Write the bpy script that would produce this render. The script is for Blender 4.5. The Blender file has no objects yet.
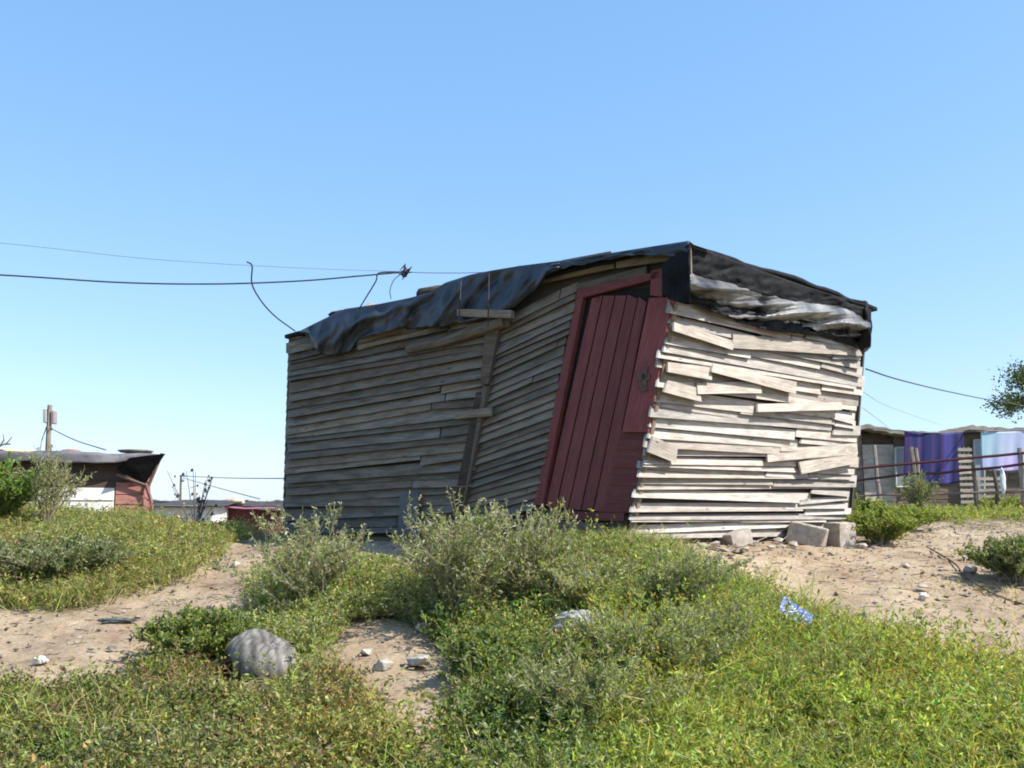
import bpy, bmesh, math, random
import numpy as np
from mathutils import Vector, Matrix

# ---------------------------------------------------------------- camera, sky, sun, exposure
sc = bpy.context.scene
EYE = 1.7
FPX = 996.0
PITCH = math.radians(7.78)
cam_d = bpy.data.cameras.new('camera'); cam = bpy.data.objects.new('camera', cam_d)
sc.collection.objects.link(cam); sc.camera = cam
cam.location = (0, 0, EYE); cam.rotation_euler = (math.pi/2 + PITCH, 0, 0)
cam_d.sensor_width = 36; cam_d.lens = 36*FPX/1024; cam_d.clip_start = 0.1; cam_d.clip_end = 20000
sc.render.resolution_x = 1024; sc.render.resolution_y = 768

SUN_EL = math.radians(47); SUN_AZ = math.radians(-20)     # azimuth measured from +X towards +Y
sdir = Vector((math.cos(SUN_AZ)*math.cos(SUN_EL), math.sin(SUN_AZ)*math.cos(SUN_EL), math.sin(SUN_EL)))
w = bpy.data.worlds.new('World'); sc.world = w; w.use_nodes = True
nt = w.node_tree; bg = nt.nodes['Background']
sky = nt.nodes.new('ShaderNodeTexSky'); sky.sky_type = 'NISHITA'; sky.sun_disc = False
sky.sun_elevation = SUN_EL; sky.sun_rotation = math.pi/2 - SUN_AZ
sky.air_density = 1.0; sky.dust_density = 0.8; sky.ozone_density = 1.1; sky.altitude = 0
sk1 = nt.nodes.new('ShaderNodeMix'); sk1.data_type = 'RGBA'; sk1.blend_type = 'MULTIPLY'; sk1.inputs[0].default_value = 1
sk1.inputs[7].default_value = (.69, .62, .59, 1); nt.links.new(sky.outputs[0], sk1.inputs[6])
sk2 = nt.nodes.new('ShaderNodeMix'); sk2.data_type = 'RGBA'; sk2.blend_type = 'ADD'; sk2.inputs[0].default_value = 1
sk2.inputs[7].default_value = (.28, 1.06, 2.2, 1); nt.links.new(sk1.outputs[2], sk2.inputs[6])
nt.links.new(sk2.outputs[2], bg.inputs[0]); bg.inputs[1].default_value = 0.13
sl = bpy.data.lights.new('sun', 'SUN'); so = bpy.data.objects.new('sun', sl); sc.collection.objects.link(so)
sl.energy = 4.3; sl.angle = math.radians(0.5); sl.color = (1.0, 0.94, 0.85)
so.rotation_euler = sdir.to_track_quat('Z', 'Y').to_euler()
sc.view_settings.view_transform = 'Standard'; sc.view_settings.look = 'None'
sc.view_settings.exposure = 0.85; sc.view_settings.gamma = 1

sc.cycles.filter_width = 1.9
rng = np.random.default_rng(7); random.seed(7)
SP, CP = math.sin(PITCH), math.cos(PITCH)

# ---------------------------------------------------------------- measuring helpers (pixel <-> place)
def ray(u, v):
    a = (u-512)/FPX; b = (384-v)/FPX
    return Vector((a, CP - b*SP, SP + b*CP))
def P(u, v, Y):                                   # the point at depth Y seen at (u, v)
    d = ray(u, v); return Vector((0, 0, EYE)) + d*(Y/d.y)
def proj(X, Y, Z):                                # arrays -> pixels
    z = Z-EYE; f = Y*CP + z*SP; up = -Y*SP + z*CP
    f = np.where(f < .05, .05, f)
    return 512 + FPX*X/f, 384 - FPX*up/f

# ---------------------------------------------------------------- terrain
COLS = {
 -700: [(0,-1.7),(3,-1.6),(4.9,-1.15),(6.6,-.8),(7.4,-.66),(8.5,-.3),(10,.0),(11.5,.08),(13,-.1),(18,-1.0),(40,-1.6),(100,-2.2)],
 0:    [(0,-1.7),(3,-1.6),(4.9,-1.15),(5.9,-.92),(6.6,-.80),(7.4,-.66),(8.5,-.3),(10,-.02),(11.3,.06),(13,-.2),(18,-1.1),(40,-1.6),(100,-2.2)],
 120:  [(0,-1.7),(3,-1.6),(4.9,-1.15),(5.9,-.92),(6.8,-.77),(7.6,-.63),(8.6,-.36),(10,-.08),(11.2,0.0),(13,-.3),(18,-1.1),(40,-1.6),(100,-2.2)],
 235:  [(0,-1.7),(3,-1.6),(4.9,-1.15),(5.9,-.93),(6.8,-.77),(7.8,-.56),(9.5,-.33),(10.5,-.24),(12,-.17),(13.5,-.3),(18,-1.1),(40,-1.6),(100,-2.2)],
 330:  [(0,-1.7),(3,-1.6),(4.9,-1.15),(6.5,-.76),(7.8,-.5),(9.5,-.28),(10.8,-.18),(11.6,-.13),(14,-.3),(18,-1.0),(40,-1.6),(100,-2.2)],
 450:  [(0,-1.7),(3,-1.6),(4.9,-1.15),(6.5,-.76),(8,-.44),(9.2,-.25),(10.3,-.16),(12,-.12),(18,-.6),(40,-1.4),(100,-2.2)],
 630:  [(0,-1.7),(3,-1.6),(4.9,-1.12),(6.5,-.75),(7.8,-.38),(8.5,-.21),(8.9,-.16),(10,-.13),(15,-.12),(22,.0),(40,-1.0),(100,-2.2)],
 850:  [(0,-1.7),(3,-1.6),(4.9,-1.1),(6.5,-.8),(7.5,-.63),(8.5,-.46),(10,-.31),(11.5,-.2),(12.5,-.12),(15,-.03),(20,.1),(28,.12),(45,-.6),(100,-2.2)],
 1024: [(0,-1.7),(3,-1.6),(4.9,-1.1),(6.5,-.86),(7.3,-.73),(8.5,-.52),(10.5,-.3),(12.5,-.13),(15,-.02),(20,.1),(28,.12),(45,-.6),(100,-2.2)],
 1600: [(0,-1.7),(3,-1.6),(4.9,-1.1),(6.5,-.86),(7.3,-.73),(8.5,-.52),(10.5,-.3),(12.5,-.13),(15,-.02),(20,.1),(28,.12),(45,-.6),(100,-2.2)],
}
CK = sorted(COLS); CTH = np.array([(k-512)/FPX for k in CK])
def _h(X, Y):
    th = X/np.maximum(Y, 1.5)
    prof = [np.interp(Y, [p[0] for p in COLS[k]], [p[1] for p in COLS[k]]) for k in CK]
    prof = np.stack(prof)
    i = np.clip(np.searchsorted(CTH, th)-1, 0, len(CK)-2)
    t = np.clip((th-CTH[i])/(CTH[i+1]-CTH[i]), 0, 1); t = t*t*(3-2*t)
    a = np.take_along_axis(prof, i[None], 0)[0]; b = np.take_along_axis(prof, (i+1)[None], 0)[0]
    return a*(1-t) + b*t
def _hash(ix, iy, s):
    n = (ix*374761393 + iy*668265263 + s*1442695041) & 0xFFFFFFFF
    n = ((n ^ (n >> 13))*1274126177) & 0xFFFFFFFF
    return ((n ^ (n >> 16)) & 0xFFFF)/65535.0
def vnoise(X, Y, s=0):
    X = np.asarray(X, float); Y = np.asarray(Y, float)
    ix = np.floor(X).astype(np.int64); iy = np.floor(Y).astype(np.int64); fx = X-ix; fy = Y-iy
    fx = fx*fx*(3-2*fx); fy = fy*fy*(3-2*fy)
    a = _hash(ix, iy, s); b = _hash(ix+1, iy, s); c = _hash(ix, iy+1, s); d = _hash(ix+1, iy+1, s)
    return (a*(1-fx)+b*fx)*(1-fy) + (c*(1-fx)+d*fx)*fy
def fbm(X, Y, s=0, o=4):
    r = 0; a = .5
    for k in range(o):
        r = r + a*(vnoise(X*2**k+17*k, Y*2**k-9*k, s+k)-.5)*2; a *= .5
    return r
def ground(X, Y):
    X = np.atleast_1d(np.asarray(X, float)); Y = np.atleast_1d(np.asarray(Y, float))
    y = np.clip(Y, 0, None)
    h = sum(_h(X, y*k) for k in (.955, .98, 1.0, 1.02, 1.045))/5
    near = np.clip(1-(y-16)/20, .0, 1)
    h = h + .055*fbm(X*1.1, Y*1.1, 3)*near + .018*fbm(X*5, Y*5, 11, 3)*near
    return h + EYE
def gz(X, Y): return float(ground(X, Y)[0])
def G(u, v):                                      # where the line of sight through a pixel meets the ground
    d = ray(u, v); t = np.linspace(3, 60, 4000)
    z = EYE + d.z*t; h = ground(d.x*t, d.y*t)
    k = np.argmax(z <= h) if (z <= h).any() else 3000
    return Vector((d.x*t[k], d.y*t[k], h[k]))

def inpoly(u, v, poly):
    r = np.zeros(u.shape, bool); n = len(poly)
    for i in range(n):
        x0, y0 = poly[i]; x1, y1 = poly[(i+1) % n]
        c = ((y0 > v) != (y1 > v)) & (u < (x1-x0)*(v-y0)/((y1-y0) or 1e-9)+x0)
        r ^= c
    return r

# ---------------------------------------------------------------- mesh helpers
WORIG = {}
def empty(name, loc, label=None, cat=None, group=None):
    o = bpy.data.objects.new(name, None); sc.collection.objects.link(o); o.location = loc
    o.empty_display_size = .2; WORIG[o.name] = Vector(loc)
    if label: tag(o, label, cat, group)
    return o
def tag(o, label=None, cat=None, group=None, kind=None):
    if label: o['label'] = label
    if cat: o['category'] = cat
    if group: o['group'] = group
    if kind: o['kind'] = kind
    return o

class Acc:
    """collects faces with a colour each and UVs; build() links ONE mesh object"""
    def __init__(s): s.v = []; s.f = []; s.fn = []; s.c = []; s.uv = []; s.n = 0
    def add(s, V, F, col=(1, 1, 1), uv=None):
        V = np.asarray(V, float).reshape(-1, 3); F = np.asarray(F, np.int64)
        nf, k = F.shape
        s.v.append(V); s.f.append((F+s.n).ravel()); s.fn.append(np.full(nf, k)); s.n += len(V)
        col = np.asarray(col, float)
        if col.ndim == 1: col = np.tile(col, (nf, 1))
        s.c.append(np.repeat(col, k, 0))
        if uv is None: uv = np.zeros((nf*k, 2))
        s.uv.append(np.asarray(uv, float).reshape(-1, 2))
        return s
    def build(s, name, mat, parent=None, origin=None, smooth=False):
        V = np.concatenate(s.v); F = np.concatenate(s.f); N = np.concatenate(s.fn)
        C = np.concatenate(s.c); U = np.concatenate(s.uv)
        if parent is not None: o0 = WORIG[parent.name]
        elif origin is not None: o0 = Vector(origin)
        else: o0 = Vector((0, 0, 0))
        V = V-np.array(o0)
        m = bpy.data.meshes.new(name)
        m.vertices.add(len(V)); m.vertices.foreach_set('co', V.astype(np.float32).ravel())
        m.loops.add(len(F)); m.loops.foreach_set('vertex_index', F.astype(np.int32))
        m.polygons.add(len(N)); st = np.concatenate([[0], np.cumsum(N)[:-1]]).astype(np.int32)
        m.polygons.foreach_set('loop_start', st)
        m.polygons.foreach_set('use_smooth', np.full(len(N), bool(smooth)))
        m.update(calc_edges=True)
        a = m.color_attributes.new('Col', 'FLOAT_COLOR', 'CORNER')
        a.data.foreach_set('color', np.concatenate([C, np.ones((len(C), 1))], 1).astype(np.float32).ravel())
        l = m.uv_layers.new(name='UVMap'); l.data.foreach_set('uv', U.astype(np.float32).ravel())
        m.materials.append(mat)
        o = bpy.data.objects.new(name, m); sc.collection.objects.link(o)
        if parent is not None:
            o.parent = parent; WORIG[o.name] = o0.copy()
        else:
            o.location = o0; WORIG[o.name] = o0.copy()
        return o

def prism(acc, q, back, col=(1, 1, 1), uo=None, edge=None):
    """q: 4 front corners (0-1 is the long edge); back: 4 back corners"""
    V = list(q)+list(back)
    F = [(0,1,2,3),(7,6,5,4),(0,4,5,1),(1,5,6,2),(2,6,7,3),(3,7,4,0)]
    L = (Vector(q[1])-Vector(q[0])).length; W = (Vector(q[3])-Vector(q[0])).length; T = .03
    if uo is None: uo = (random.random()*50, random.random()*50)
    a, b = uo
    uv = []
    for f in F:
        if f in ((0,1,2,3), (7,6,5,4)):
            t = [(a, b), (a+L, b), (a+L, b+W), (a, b+W)]
            uv += t if f[0] == 0 else t[::-1]
        elif f in ((0,4,5,1),): uv += [(a, b), (a, b+T), (a+L, b+T), (a+L, b)]
        elif f == (2,6,7,3): uv += [(a+L, b), (a+L, b+T), (a, b+T), (a, b)]
        else: uv += [(a, b), (a, b+T), (a+W*.1, b+T), (a+W*.1, b)]
    c = np.tile(np.asarray(col, float), (6, 1))
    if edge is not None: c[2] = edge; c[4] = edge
    acc.add([tuple(x) for x in V], F, c, uv)

class Plane:
    def __init__(s, p, n):
        s.p = Vector(p); s.n = Vector(n).normalized()
    def at(s, u, v, out=0.0):
        o = Vector((0, 0, EYE)); d = ray(u, v); p = s.p+s.n*out
        return o+d*((p-o).dot(s.n)/d.dot(s.n))
def slab(acc, pl, quad, o0, o1, col=(1, 1, 1), edge=None):
    """quad of 4 pixels on a plane; front at out=o1, back at out=o0 (same footprint pushed along the normal)"""
    q = [pl.at(u, v, o1) for u, v in quad]
    back = [p-pl.n*(o1-o0) for p in q]
    prism(acc, q, back, col, edge=edge)

def tube(acc, pts, r0, r1=None, n=5, col=(1, 1, 1)):
    pts = np.asarray([tuple(p) for p in pts], float); r1 = r0 if r1 is None else r1
    k = len(pts); R = np.linspace(r0, r1, k)
    T = np.gradient(pts, axis=0); T /= np.linalg.norm(T, axis=1)[:, None]+1e-9
    ref = np.array([0, 0, 1.]) if abs(T[0, 2]) < .9 else np.array([1., 0, 0])
    A = np.cross(T, ref); A /= np.linalg.norm(A, axis=1)[:, None]+1e-9; B = np.cross(T, A)
    an = np.arange(n)*2*math.pi/n
    V = pts[:, None]+R[:, None, None]*(A[:, None]*np.cos(an)[None, :, None]+B[:, None]*np.sin(an)[None, :, None])
    F = []; UV = []
    cum = np.concatenate([[0], np.cumsum(np.linalg.norm(np.diff(pts, axis=0), axis=1))])
    for i in range(k-1):
        for j in range(n):
            j2 = (j+1) % n
            F.append((i*n+j, i*n+j2, (i+1)*n+j2, (i+1)*n+j))
            UV += [(cum[i], j*.03), (cum[i], j*.03+.03), (cum[i+1], j*.03+.03), (cum[i+1], j*.03)]
    acc.add(V.reshape(-1, 3), F, col, UV)
    if n >= 3 and r1 > .004:
        c = len(V.reshape(-1, 3))
        acc.add(np.concatenate([V[-1], pts[-1:]]), [(j, (j+1) % n, n) for j in range(n)], col)
        acc.add(np.concatenate([V[0], pts[:1]]), [((j+1) % n, j, n) for j in range(n)], col)

def curve_pts(pts, n=24):
    """smooth line through points (Catmull-Rom)"""
    p = [Vector(x) for x in pts]; p = [p[0]*2-p[1]]+p+[p[-1]*2-p[-2]]
    out = []
    for i in range(1, len(p)-2):
        for k in range(n):
            t = k/n
            out.append(.5*((2*p[i])+(p[i+1]-p[i-1])*t+(2*p[i-1]-5*p[i]+4*p[i+1]-p[i+2])*t*t+(-p[i-1]+3*p[i]-3*p[i+1]+p[i+2])*t**3))
    out.append(p[-2]); return out

# ---------------------------------------------------------------- materials
def mat(name, rough=.9):
    m = bpy.data.materials.new(name); m.use_nodes = True; n = m.node_tree.nodes
    b = n['Principled BSDF']; b.inputs['Roughness'].default_value = rough
    b.inputs['Specular IOR Level'].default_value = .3
    return m, m.node_tree, b
def N(nt, t, **k):
    n = nt.nodes.new(t)
    for a, v in k.items():
        if a in n.inputs.keys(): n.inputs[a].default_value = v
        else: setattr(n, a, v)
    return n
def ramp(nt, fac, stops):
    r = nt.nodes.new('ShaderNodeValToRGB'); e = r.color_ramp.elements
    while len(e) > 1: e.remove(e[0])
    e[0].position = stops[0][0]; e[0].color = (*stops[0][1], 1)
    for p, c in stops[1:]:
        x = e.new(p); x.color = (*c, 1)
    nt.links.new(fac, r.inputs[0]); return r.outputs[0]
def mul(nt, a, b, blend='MULTIPLY', fac=1.0):
    m = nt.nodes.new('ShaderNodeMix'); m.data_type = 'RGBA'; m.blend_type = blend; m.inputs[0].default_value = fac
    for s, i in ((a, 6), (b, 7)):
        if isinstance(s, tuple): m.inputs[i].default_value = (*s, 1)
        else: nt.links.new(s, m.inputs[i])
    return m.outputs[2]

def wood_mat(name, lo, hi, rough=.9, worn=None, wornamt=.0, stain=.5):
    """weathered timber: grain runs along U"""
    m, nt, b = mat(name, rough)
    uv = N(nt, 'ShaderNodeUVMap'); mp = N(nt, 'ShaderNodeMapping'); mp.inputs['Scale'].default_value = (1.6, 38, 1)
    nt.links.new(uv.outputs[0], mp.inputs[0])
    n1 = N(nt, 'ShaderNodeTexNoise', Scale=2.2, Detail=6.0, Roughness=.65, Distortion=.35); nt.links.new(mp.outputs[0], n1.inputs[0])
    base = ramp(nt, n1.outputs[0], [(.3, lo), (.52, tuple((a+c)/2*1.02 for a, c in zip(lo, hi))), (.7, hi)])
    mp2 = N(nt, 'ShaderNodeMapping'); mp2.inputs['Scale'].default_value = (2.2, 7, 1); nt.links.new(uv.outputs[0], mp2.inputs[0])
    n2 = N(nt, 'ShaderNodeTexNoise', Scale=1.4, Detail=4.0, Roughness=.6); nt.links.new(mp2.outputs[0], n2.inputs[0])
    st = ramp(nt, n2.outputs[0], [(.3, (1-stain*.62, 1-stain*.66, 1-stain*.7)), (.55, (1, 1, 1)), (.75, (1.06, 1.04, 1.02))])
    c = mul(nt, base, st)
    # knots
    mp3 = N(nt, 'ShaderNodeMapping'); mp3.inputs['Scale'].default_value = (2.4, 9, 1); nt.links.new(uv.outputs[0], mp3.inputs[0])
    vo = N(nt, 'ShaderNodeTexVoronoi', Scale=1.0); nt.links.new(mp3.outputs[0], vo.inputs[0])
    kn = ramp(nt, vo.outputs['Distance'], [(.05, (.35, .3, .26)), (.11, (1, 1, 1))]); c = mul(nt, c, kn)
    at = N(nt, 'ShaderNodeAttribute', attribute_name='Col'); c = mul(nt, c, at.outputs['Color'])
    if worn:
        n3 = N(nt, 'ShaderNodeTexNoise', Scale=3.0, Detail=8.0, Roughness=.75); nt.links.new(mp2.outputs[0], n3.inputs[0])
        wf = ramp(nt, n3.outputs[0], [(.62-wornamt, (0, 0, 0)), (.68-wornamt, (1, 1, 1))])
        mx = nt.nodes.new('ShaderNodeMix'); mx.data_type = 'RGBA'; nt.links.new(wf, mx.inputs[0]); nt.links.new(c, mx.inputs[6]); mx.inputs[7].default_value = (*worn, 1)
        c = mx.outputs[2]
    nt.links.new(c, b.inputs['Base Color'])
    bp = N(nt, 'ShaderNodeBump', Strength=.45, Distance=.004); nt.links.new(n1.outputs[0], bp.inputs['Height']); nt.links.new(bp.outputs[0], b.inputs['Normal'])
    return m

def plastic_mat(name, col, col2, rough=.35, scale=9, bump=.5, spec=.5):
    m, nt, b = mat(name, rough); b.inputs['Specular IOR Level'].default_value = spec
    tc = N(nt, 'ShaderNodeTexCoord')
    n1 = N(nt, 'ShaderNodeTexNoise', Scale=scale*.5, Detail=6.0, Roughness=.65, Distortion=.6); nt.links.new(tc.outputs['Object'], n1.inputs[0])
    nt.links.new(ramp(nt, n1.outputs[0], [(.35, col), (.7, col2)]), b.inputs['Base Color'])
    n2 = N(nt, 'ShaderNodeTexNoise', Scale=scale*1.6, Detail=4.0, Distortion=1.2); nt.links.new(tc.outputs['Object'], n2.inputs[0])
    bp = N(nt, 'ShaderNodeBump', Strength=bump, Distance=.02); nt.links.new(n2.outputs[0], bp.inputs['Height']); nt.links.new(bp.outputs[0], b.inputs['Normal'])
    r = N(nt, 'ShaderNodeMapRange'); r.inputs['To Min'].default_value = rough-.12; r.inputs['To Max'].default_value = rough+.22
    nt.links.new(n1.outputs[0], r.inputs[0]); nt.links.new(r.outputs[0], b.inputs['Roughness'])
    return m

def leaf_mat(name, trans=.45, rough=.6):
    m, nt, b = mat(name, rough); b.inputs['Specular IOR Level'].default_value = .35
    at = N(nt, 'ShaderNodeAttribute', attribute_name='Col')
    nt.links.new(at.outputs['Color'], b.inputs['Base Color'])
    tr = N(nt, 'ShaderNodeBsdfTranslucent'); nt.links.new(mul(nt, at.outputs['Color'], (1.35, 1.25, .6)), tr.inputs[0])
    mx = N(nt, 'ShaderNodeMixShader'); mx.inputs[0].default_value = trans
    nt.links.new(b.outputs[0], mx.inputs[1]); nt.links.new(tr.outputs[0], mx.inputs[2])
    nt.links.new(mx.outputs[0], nt.nodes['Material Output'].inputs[0])
    return m

def vary_mat(name, lo, hi, rough=.9, scale=8, attr=True, bump=.3, dist=.02):
    m, nt, b = mat(name, rough); tc = N(nt, 'ShaderNodeTexCoord')
    n1 = N(nt, 'ShaderNodeTexNoise', Scale=scale, Detail=8.0, Roughness=.68); nt.links.new(tc.outputs['Object'], n1.inputs[0])
    c = ramp(nt, n1.outputs[0], [(.32, lo), (.68, hi)])
    if attr:
        at = N(nt, 'ShaderNodeAttribute', attribute_name='Col'); c = mul(nt, c, at.outputs['Color'])
    nt.links.new(c, b.inputs['Base Color'])
    bp = N(nt, 'ShaderNodeBump', Strength=bump, Distance=dist); nt.links.new(n1.outputs[0], bp.inputs['Height']); nt.links.new(bp.outputs[0], b.inputs['Normal'])
    return m

def ground_mat():
    m, nt, b = mat('sandy_soil', .95); b.inputs['Specular IOR Level'].default_value = .15
    g = N(nt, 'ShaderNodeNewGeometry')
    a = N(nt, 'ShaderNodeTexNoise', Scale=.9, Detail=8.0, Roughness=.6); nt.links.new(g.outputs['Position'], a.inputs[0])
    c = ramp(nt, a.outputs[0], [(.3, (.25, .18, .12)), (.5, (.375, .292, .20)), (.7, (.465, .375, .265))])
    s = N(nt, 'ShaderNodeTexNoise', Scale=38.0, Detail=6.0, Roughness=.75); nt.links.new(g.outputs['Position'], s.inputs[0])
    c = mul(nt, c, ramp(nt, s.outputs[0], [(.3, (.55, .52, .5)), (.5, (1, 1, 1)), (.72, (1.18, 1.16, 1.14))]))
    s3 = N(nt, 'ShaderNodeTexNoise', Scale=6.0, Detail=7.0, Roughness=.7); nt.links.new(g.outputs['Position'], s3.inputs[0])
    c = mul(nt, c, ramp(nt, s3.outputs[0], [(.32, (.66, .62, .6)), (.52, (1, 1, 1))]))
    at = N(nt, 'ShaderNodeAttribute', attribute_name='Col')
    mx = nt.nodes.new('ShaderNodeMix'); mx.data_type = 'RGBA'; nt.links.new(at.outputs['Fac'], mx.inputs[0]); nt.links.new(c, mx.inputs[6])
    lit = N(nt, 'ShaderNodeTexNoise', Scale=22.0, Detail=6.0, Roughness=.7); nt.links.new(g.outputs['Position'], lit.inputs[0])
    nt.links.new(ramp(nt, lit.outputs[0], [(.35, (.07, .055, .035)), (.5, (.13, .11, .055)), (.68, (.20, .16, .09))]), mx.inputs[7])
    nt.links.new(mx.outputs[2], b.inputs['Base Color'])
    v = N(nt, 'ShaderNodeTexVoronoi', Scale=26.0); nt.links.new(g.outputs['Position'], v.inputs[0])
    b1 = N(nt, 'ShaderNodeBump', Strength=.5, Distance=.05); nt.links.new(s3.outputs[0], b1.inputs['Height'])
    b2 = N(nt, 'ShaderNodeBump', Strength=.6, Distance=.012); nt.links.new(s.outputs[0], b2.inputs['Height']); nt.links.new(b1.outputs[0], b2.inputs['Normal'])
    nt.links.new(b2.outputs[0], b.inputs['Normal'])
    return m

M = {}
M['ground'] = ground_mat()
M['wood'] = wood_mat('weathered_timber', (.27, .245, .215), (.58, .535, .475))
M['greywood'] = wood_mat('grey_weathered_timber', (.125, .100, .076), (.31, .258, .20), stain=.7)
M['red'] = wood_mat('old_red_paint', (.135, .036, .033), (.235, .070, .062), rough=.7, worn=(.26, .19, .17), wornamt=-.02, stain=.35)
M['dark'] = wood_mat('dark_timber', (.05, .042, .036), (.11, .095, .08))
M['white'] = wood_mat('old_white_paint', (.60, .57, .53), (.80, .78, .74), stain=.3)
M['brownred'] = wood_mat('red_brown_paint', (.25, .11, .09), (.42, .20, .16), stain=.5)
M['tarp'] = plastic_mat('dark_plastic_sheet', (.016, .020, .028), (.046, .054, .070), rough=.38, scale=7, bump=.15)
M['black'] = plastic_mat('black_plastic_sheet', (.008, .008, .009), (.022, .023, .025), rough=.62, scale=9, spec=.10, bump=.25)
M['silver'] = plastic_mat('grey_shiny_plastic_sheet', (.02, .02, .022), (.36, .36, .35), rough=.28, scale=4, bump=.15, spec=.6)
M['leaf'] = leaf_mat('green_leaf'); M['dryleaf'] = leaf_mat('dry_leaf', .2, .8)
M['stem'] = vary_mat('plant_stem', (.8, .8, .8), (1.1, 1.1, 1.1), scale=20)
M['rock'] = vary_mat('stone', (.26, .23, .20), (.48, .43, .37), scale=14, bump=.6)
M['concrete'] = vary_mat('old_concrete', (.28, .25, .21), (.54, .49, .42), scale=11, bump=.9, dist=.04)
M['metal'] = vary_mat('rusty_metal', (.07, .045, .035), (.2, .13, .1), rough=.6, scale=30)
M['wire'] = vary_mat('black_cable', (.03, .03, .035), (.05, .05, .055), rough=.6)
M['pole'] = vary_mat('pole_timber', (.16, .13, .11), (.30, .26, .22))
M['paint'] = vary_mat('plain_painted', (.82, .82, .82), (1.05, 1.05, 1.05), rough=.6, scale=12)
M['roofdark'] = vary_mat('dark_roofing', (.025, .024, .024), (.085, .08, .075), scale=3)
M['scrap'] = vary_mat('roof_scrap', (.05, .045, .04), (.26, .22, .18), scale=18)

# ---------------------------------------------------------------- vegetation masks, drawn over the bank as seen
BARE = [
 [(-60,603),(60,611),(130,596),(188,578),(206,558),(228,540),(300,542),(272,575),(268,606),(232,630),(170,645),(140,684),(60,694),(-60,684)],
 [(335,566),(350,545),(560,530),(640,540),(560,550),(430,562),(395,580),(350,582)],
 [(310,660),(340,622),(385,612),(440,645),(455,695),(440,735),(490,790),(430,790),(398,735),(355,705)],
 [(620,540),(870,533),(905,526),(1100,514),(1100,700),(1024,680),(930,660),(850,630),(780,606),(722,580),(680,556)],
]
SPARSE = [[(-60,575),(70,600),(130,590),(213,560),(245,536),(200,520),(140,590)]]
def bare(X, Y, Z):
    u, v = proj(X, Y, Z)
    u = u + 16*fbm(X*2.3, Y*2.3, 41, 3); v = v + 9*fbm(X*2.3+9, Y*2.3, 47, 3)
    r = np.zeros(u.shape, bool)
    for p in BARE: r |= inpoly(u, v, p)
    return r & (Y > 3)

# ---------------------------------------------------------------- ground sheet
def build_ground():
    def axis(a, b, st, far):
        fine = list(np.arange(a, b, st)); out = fine[-1]; s = st
        while out < far: s *= 1.28; out += s; fine.append(out)
        out = a; s = st; lo = []
        while out > -far: s *= 1.28; out -= s; lo.append(out)
        return np.array(lo[::-1]+fine)
    xs = axis(-7.5, 8.5, .055, 4000); ys = axis(4.2, 15.0, .05, 4000)
    X, Y = np.meshgrid(xs, ys); x = X.ravel(); y = Y.ravel()
    z = ground(x, y); bm = bare(x, y, z)
    near = (np.abs(y) < 30) & (np.abs(x) < 25)
    z = z+np.where(near & bm, .022*fbm(x*9, y*9, 21, 3)-.012, 0)
    nx, ny = len(xs), len(ys)
    i = (np.arange(ny-1)[:, None]*nx+np.arange(nx-1)[None]).ravel()
    F = np.stack([i, i+1, i+1+nx, i+nx], 1)
    cov = np.where(near, np.where(bm, 0., 1.), .55)
    # soften the edge of the leaf litter
    c2 = cov.reshape(ny, nx)
    for _ in range(2):
        c2 = (c2+np.roll(c2, 1, 0)+np.roll(c2, -1, 0)+np.roll(c2, 1, 1)+np.roll(c2, -1, 1))/5
    fc = c2.ravel()[F].mean(1)
    a = Acc(); a.add(np.stack([x, y, z], 1), F, np.stack([fc]*3, 1))
    o = a.build('ground', M['ground'], smooth=True); o['kind'] = 'structure'
build_ground()

# ================================================================ THE SHACK
Cb = P(630, 537, 8.7); Lb = P(284, 524, 11.6); Rb = P(850, 530, 11.8)
up = Vector((0, 0, 1))
nl = (Cb-Lb).cross(up).normalized(); nl = nl if nl.y < 0 else -nl
PL = Plane(Cb, nl)
Ct = PL.at(683, 246)
nr = (Rb-Cb).cross(Ct-Cb).normalized(); nr = nr if nr.x > 0 else -nr
PR = Plane(Cb, nr)
Lt = PL.at(290, 338); Rt = PR.at(867, 306)
shack = empty('wooden_shack', (Cb.x, Cb.y, gz(Cb.x, Cb.y)), 'big leaning grey plank shack with crooked dark red door and black plastic on its roof', 'shack')

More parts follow.
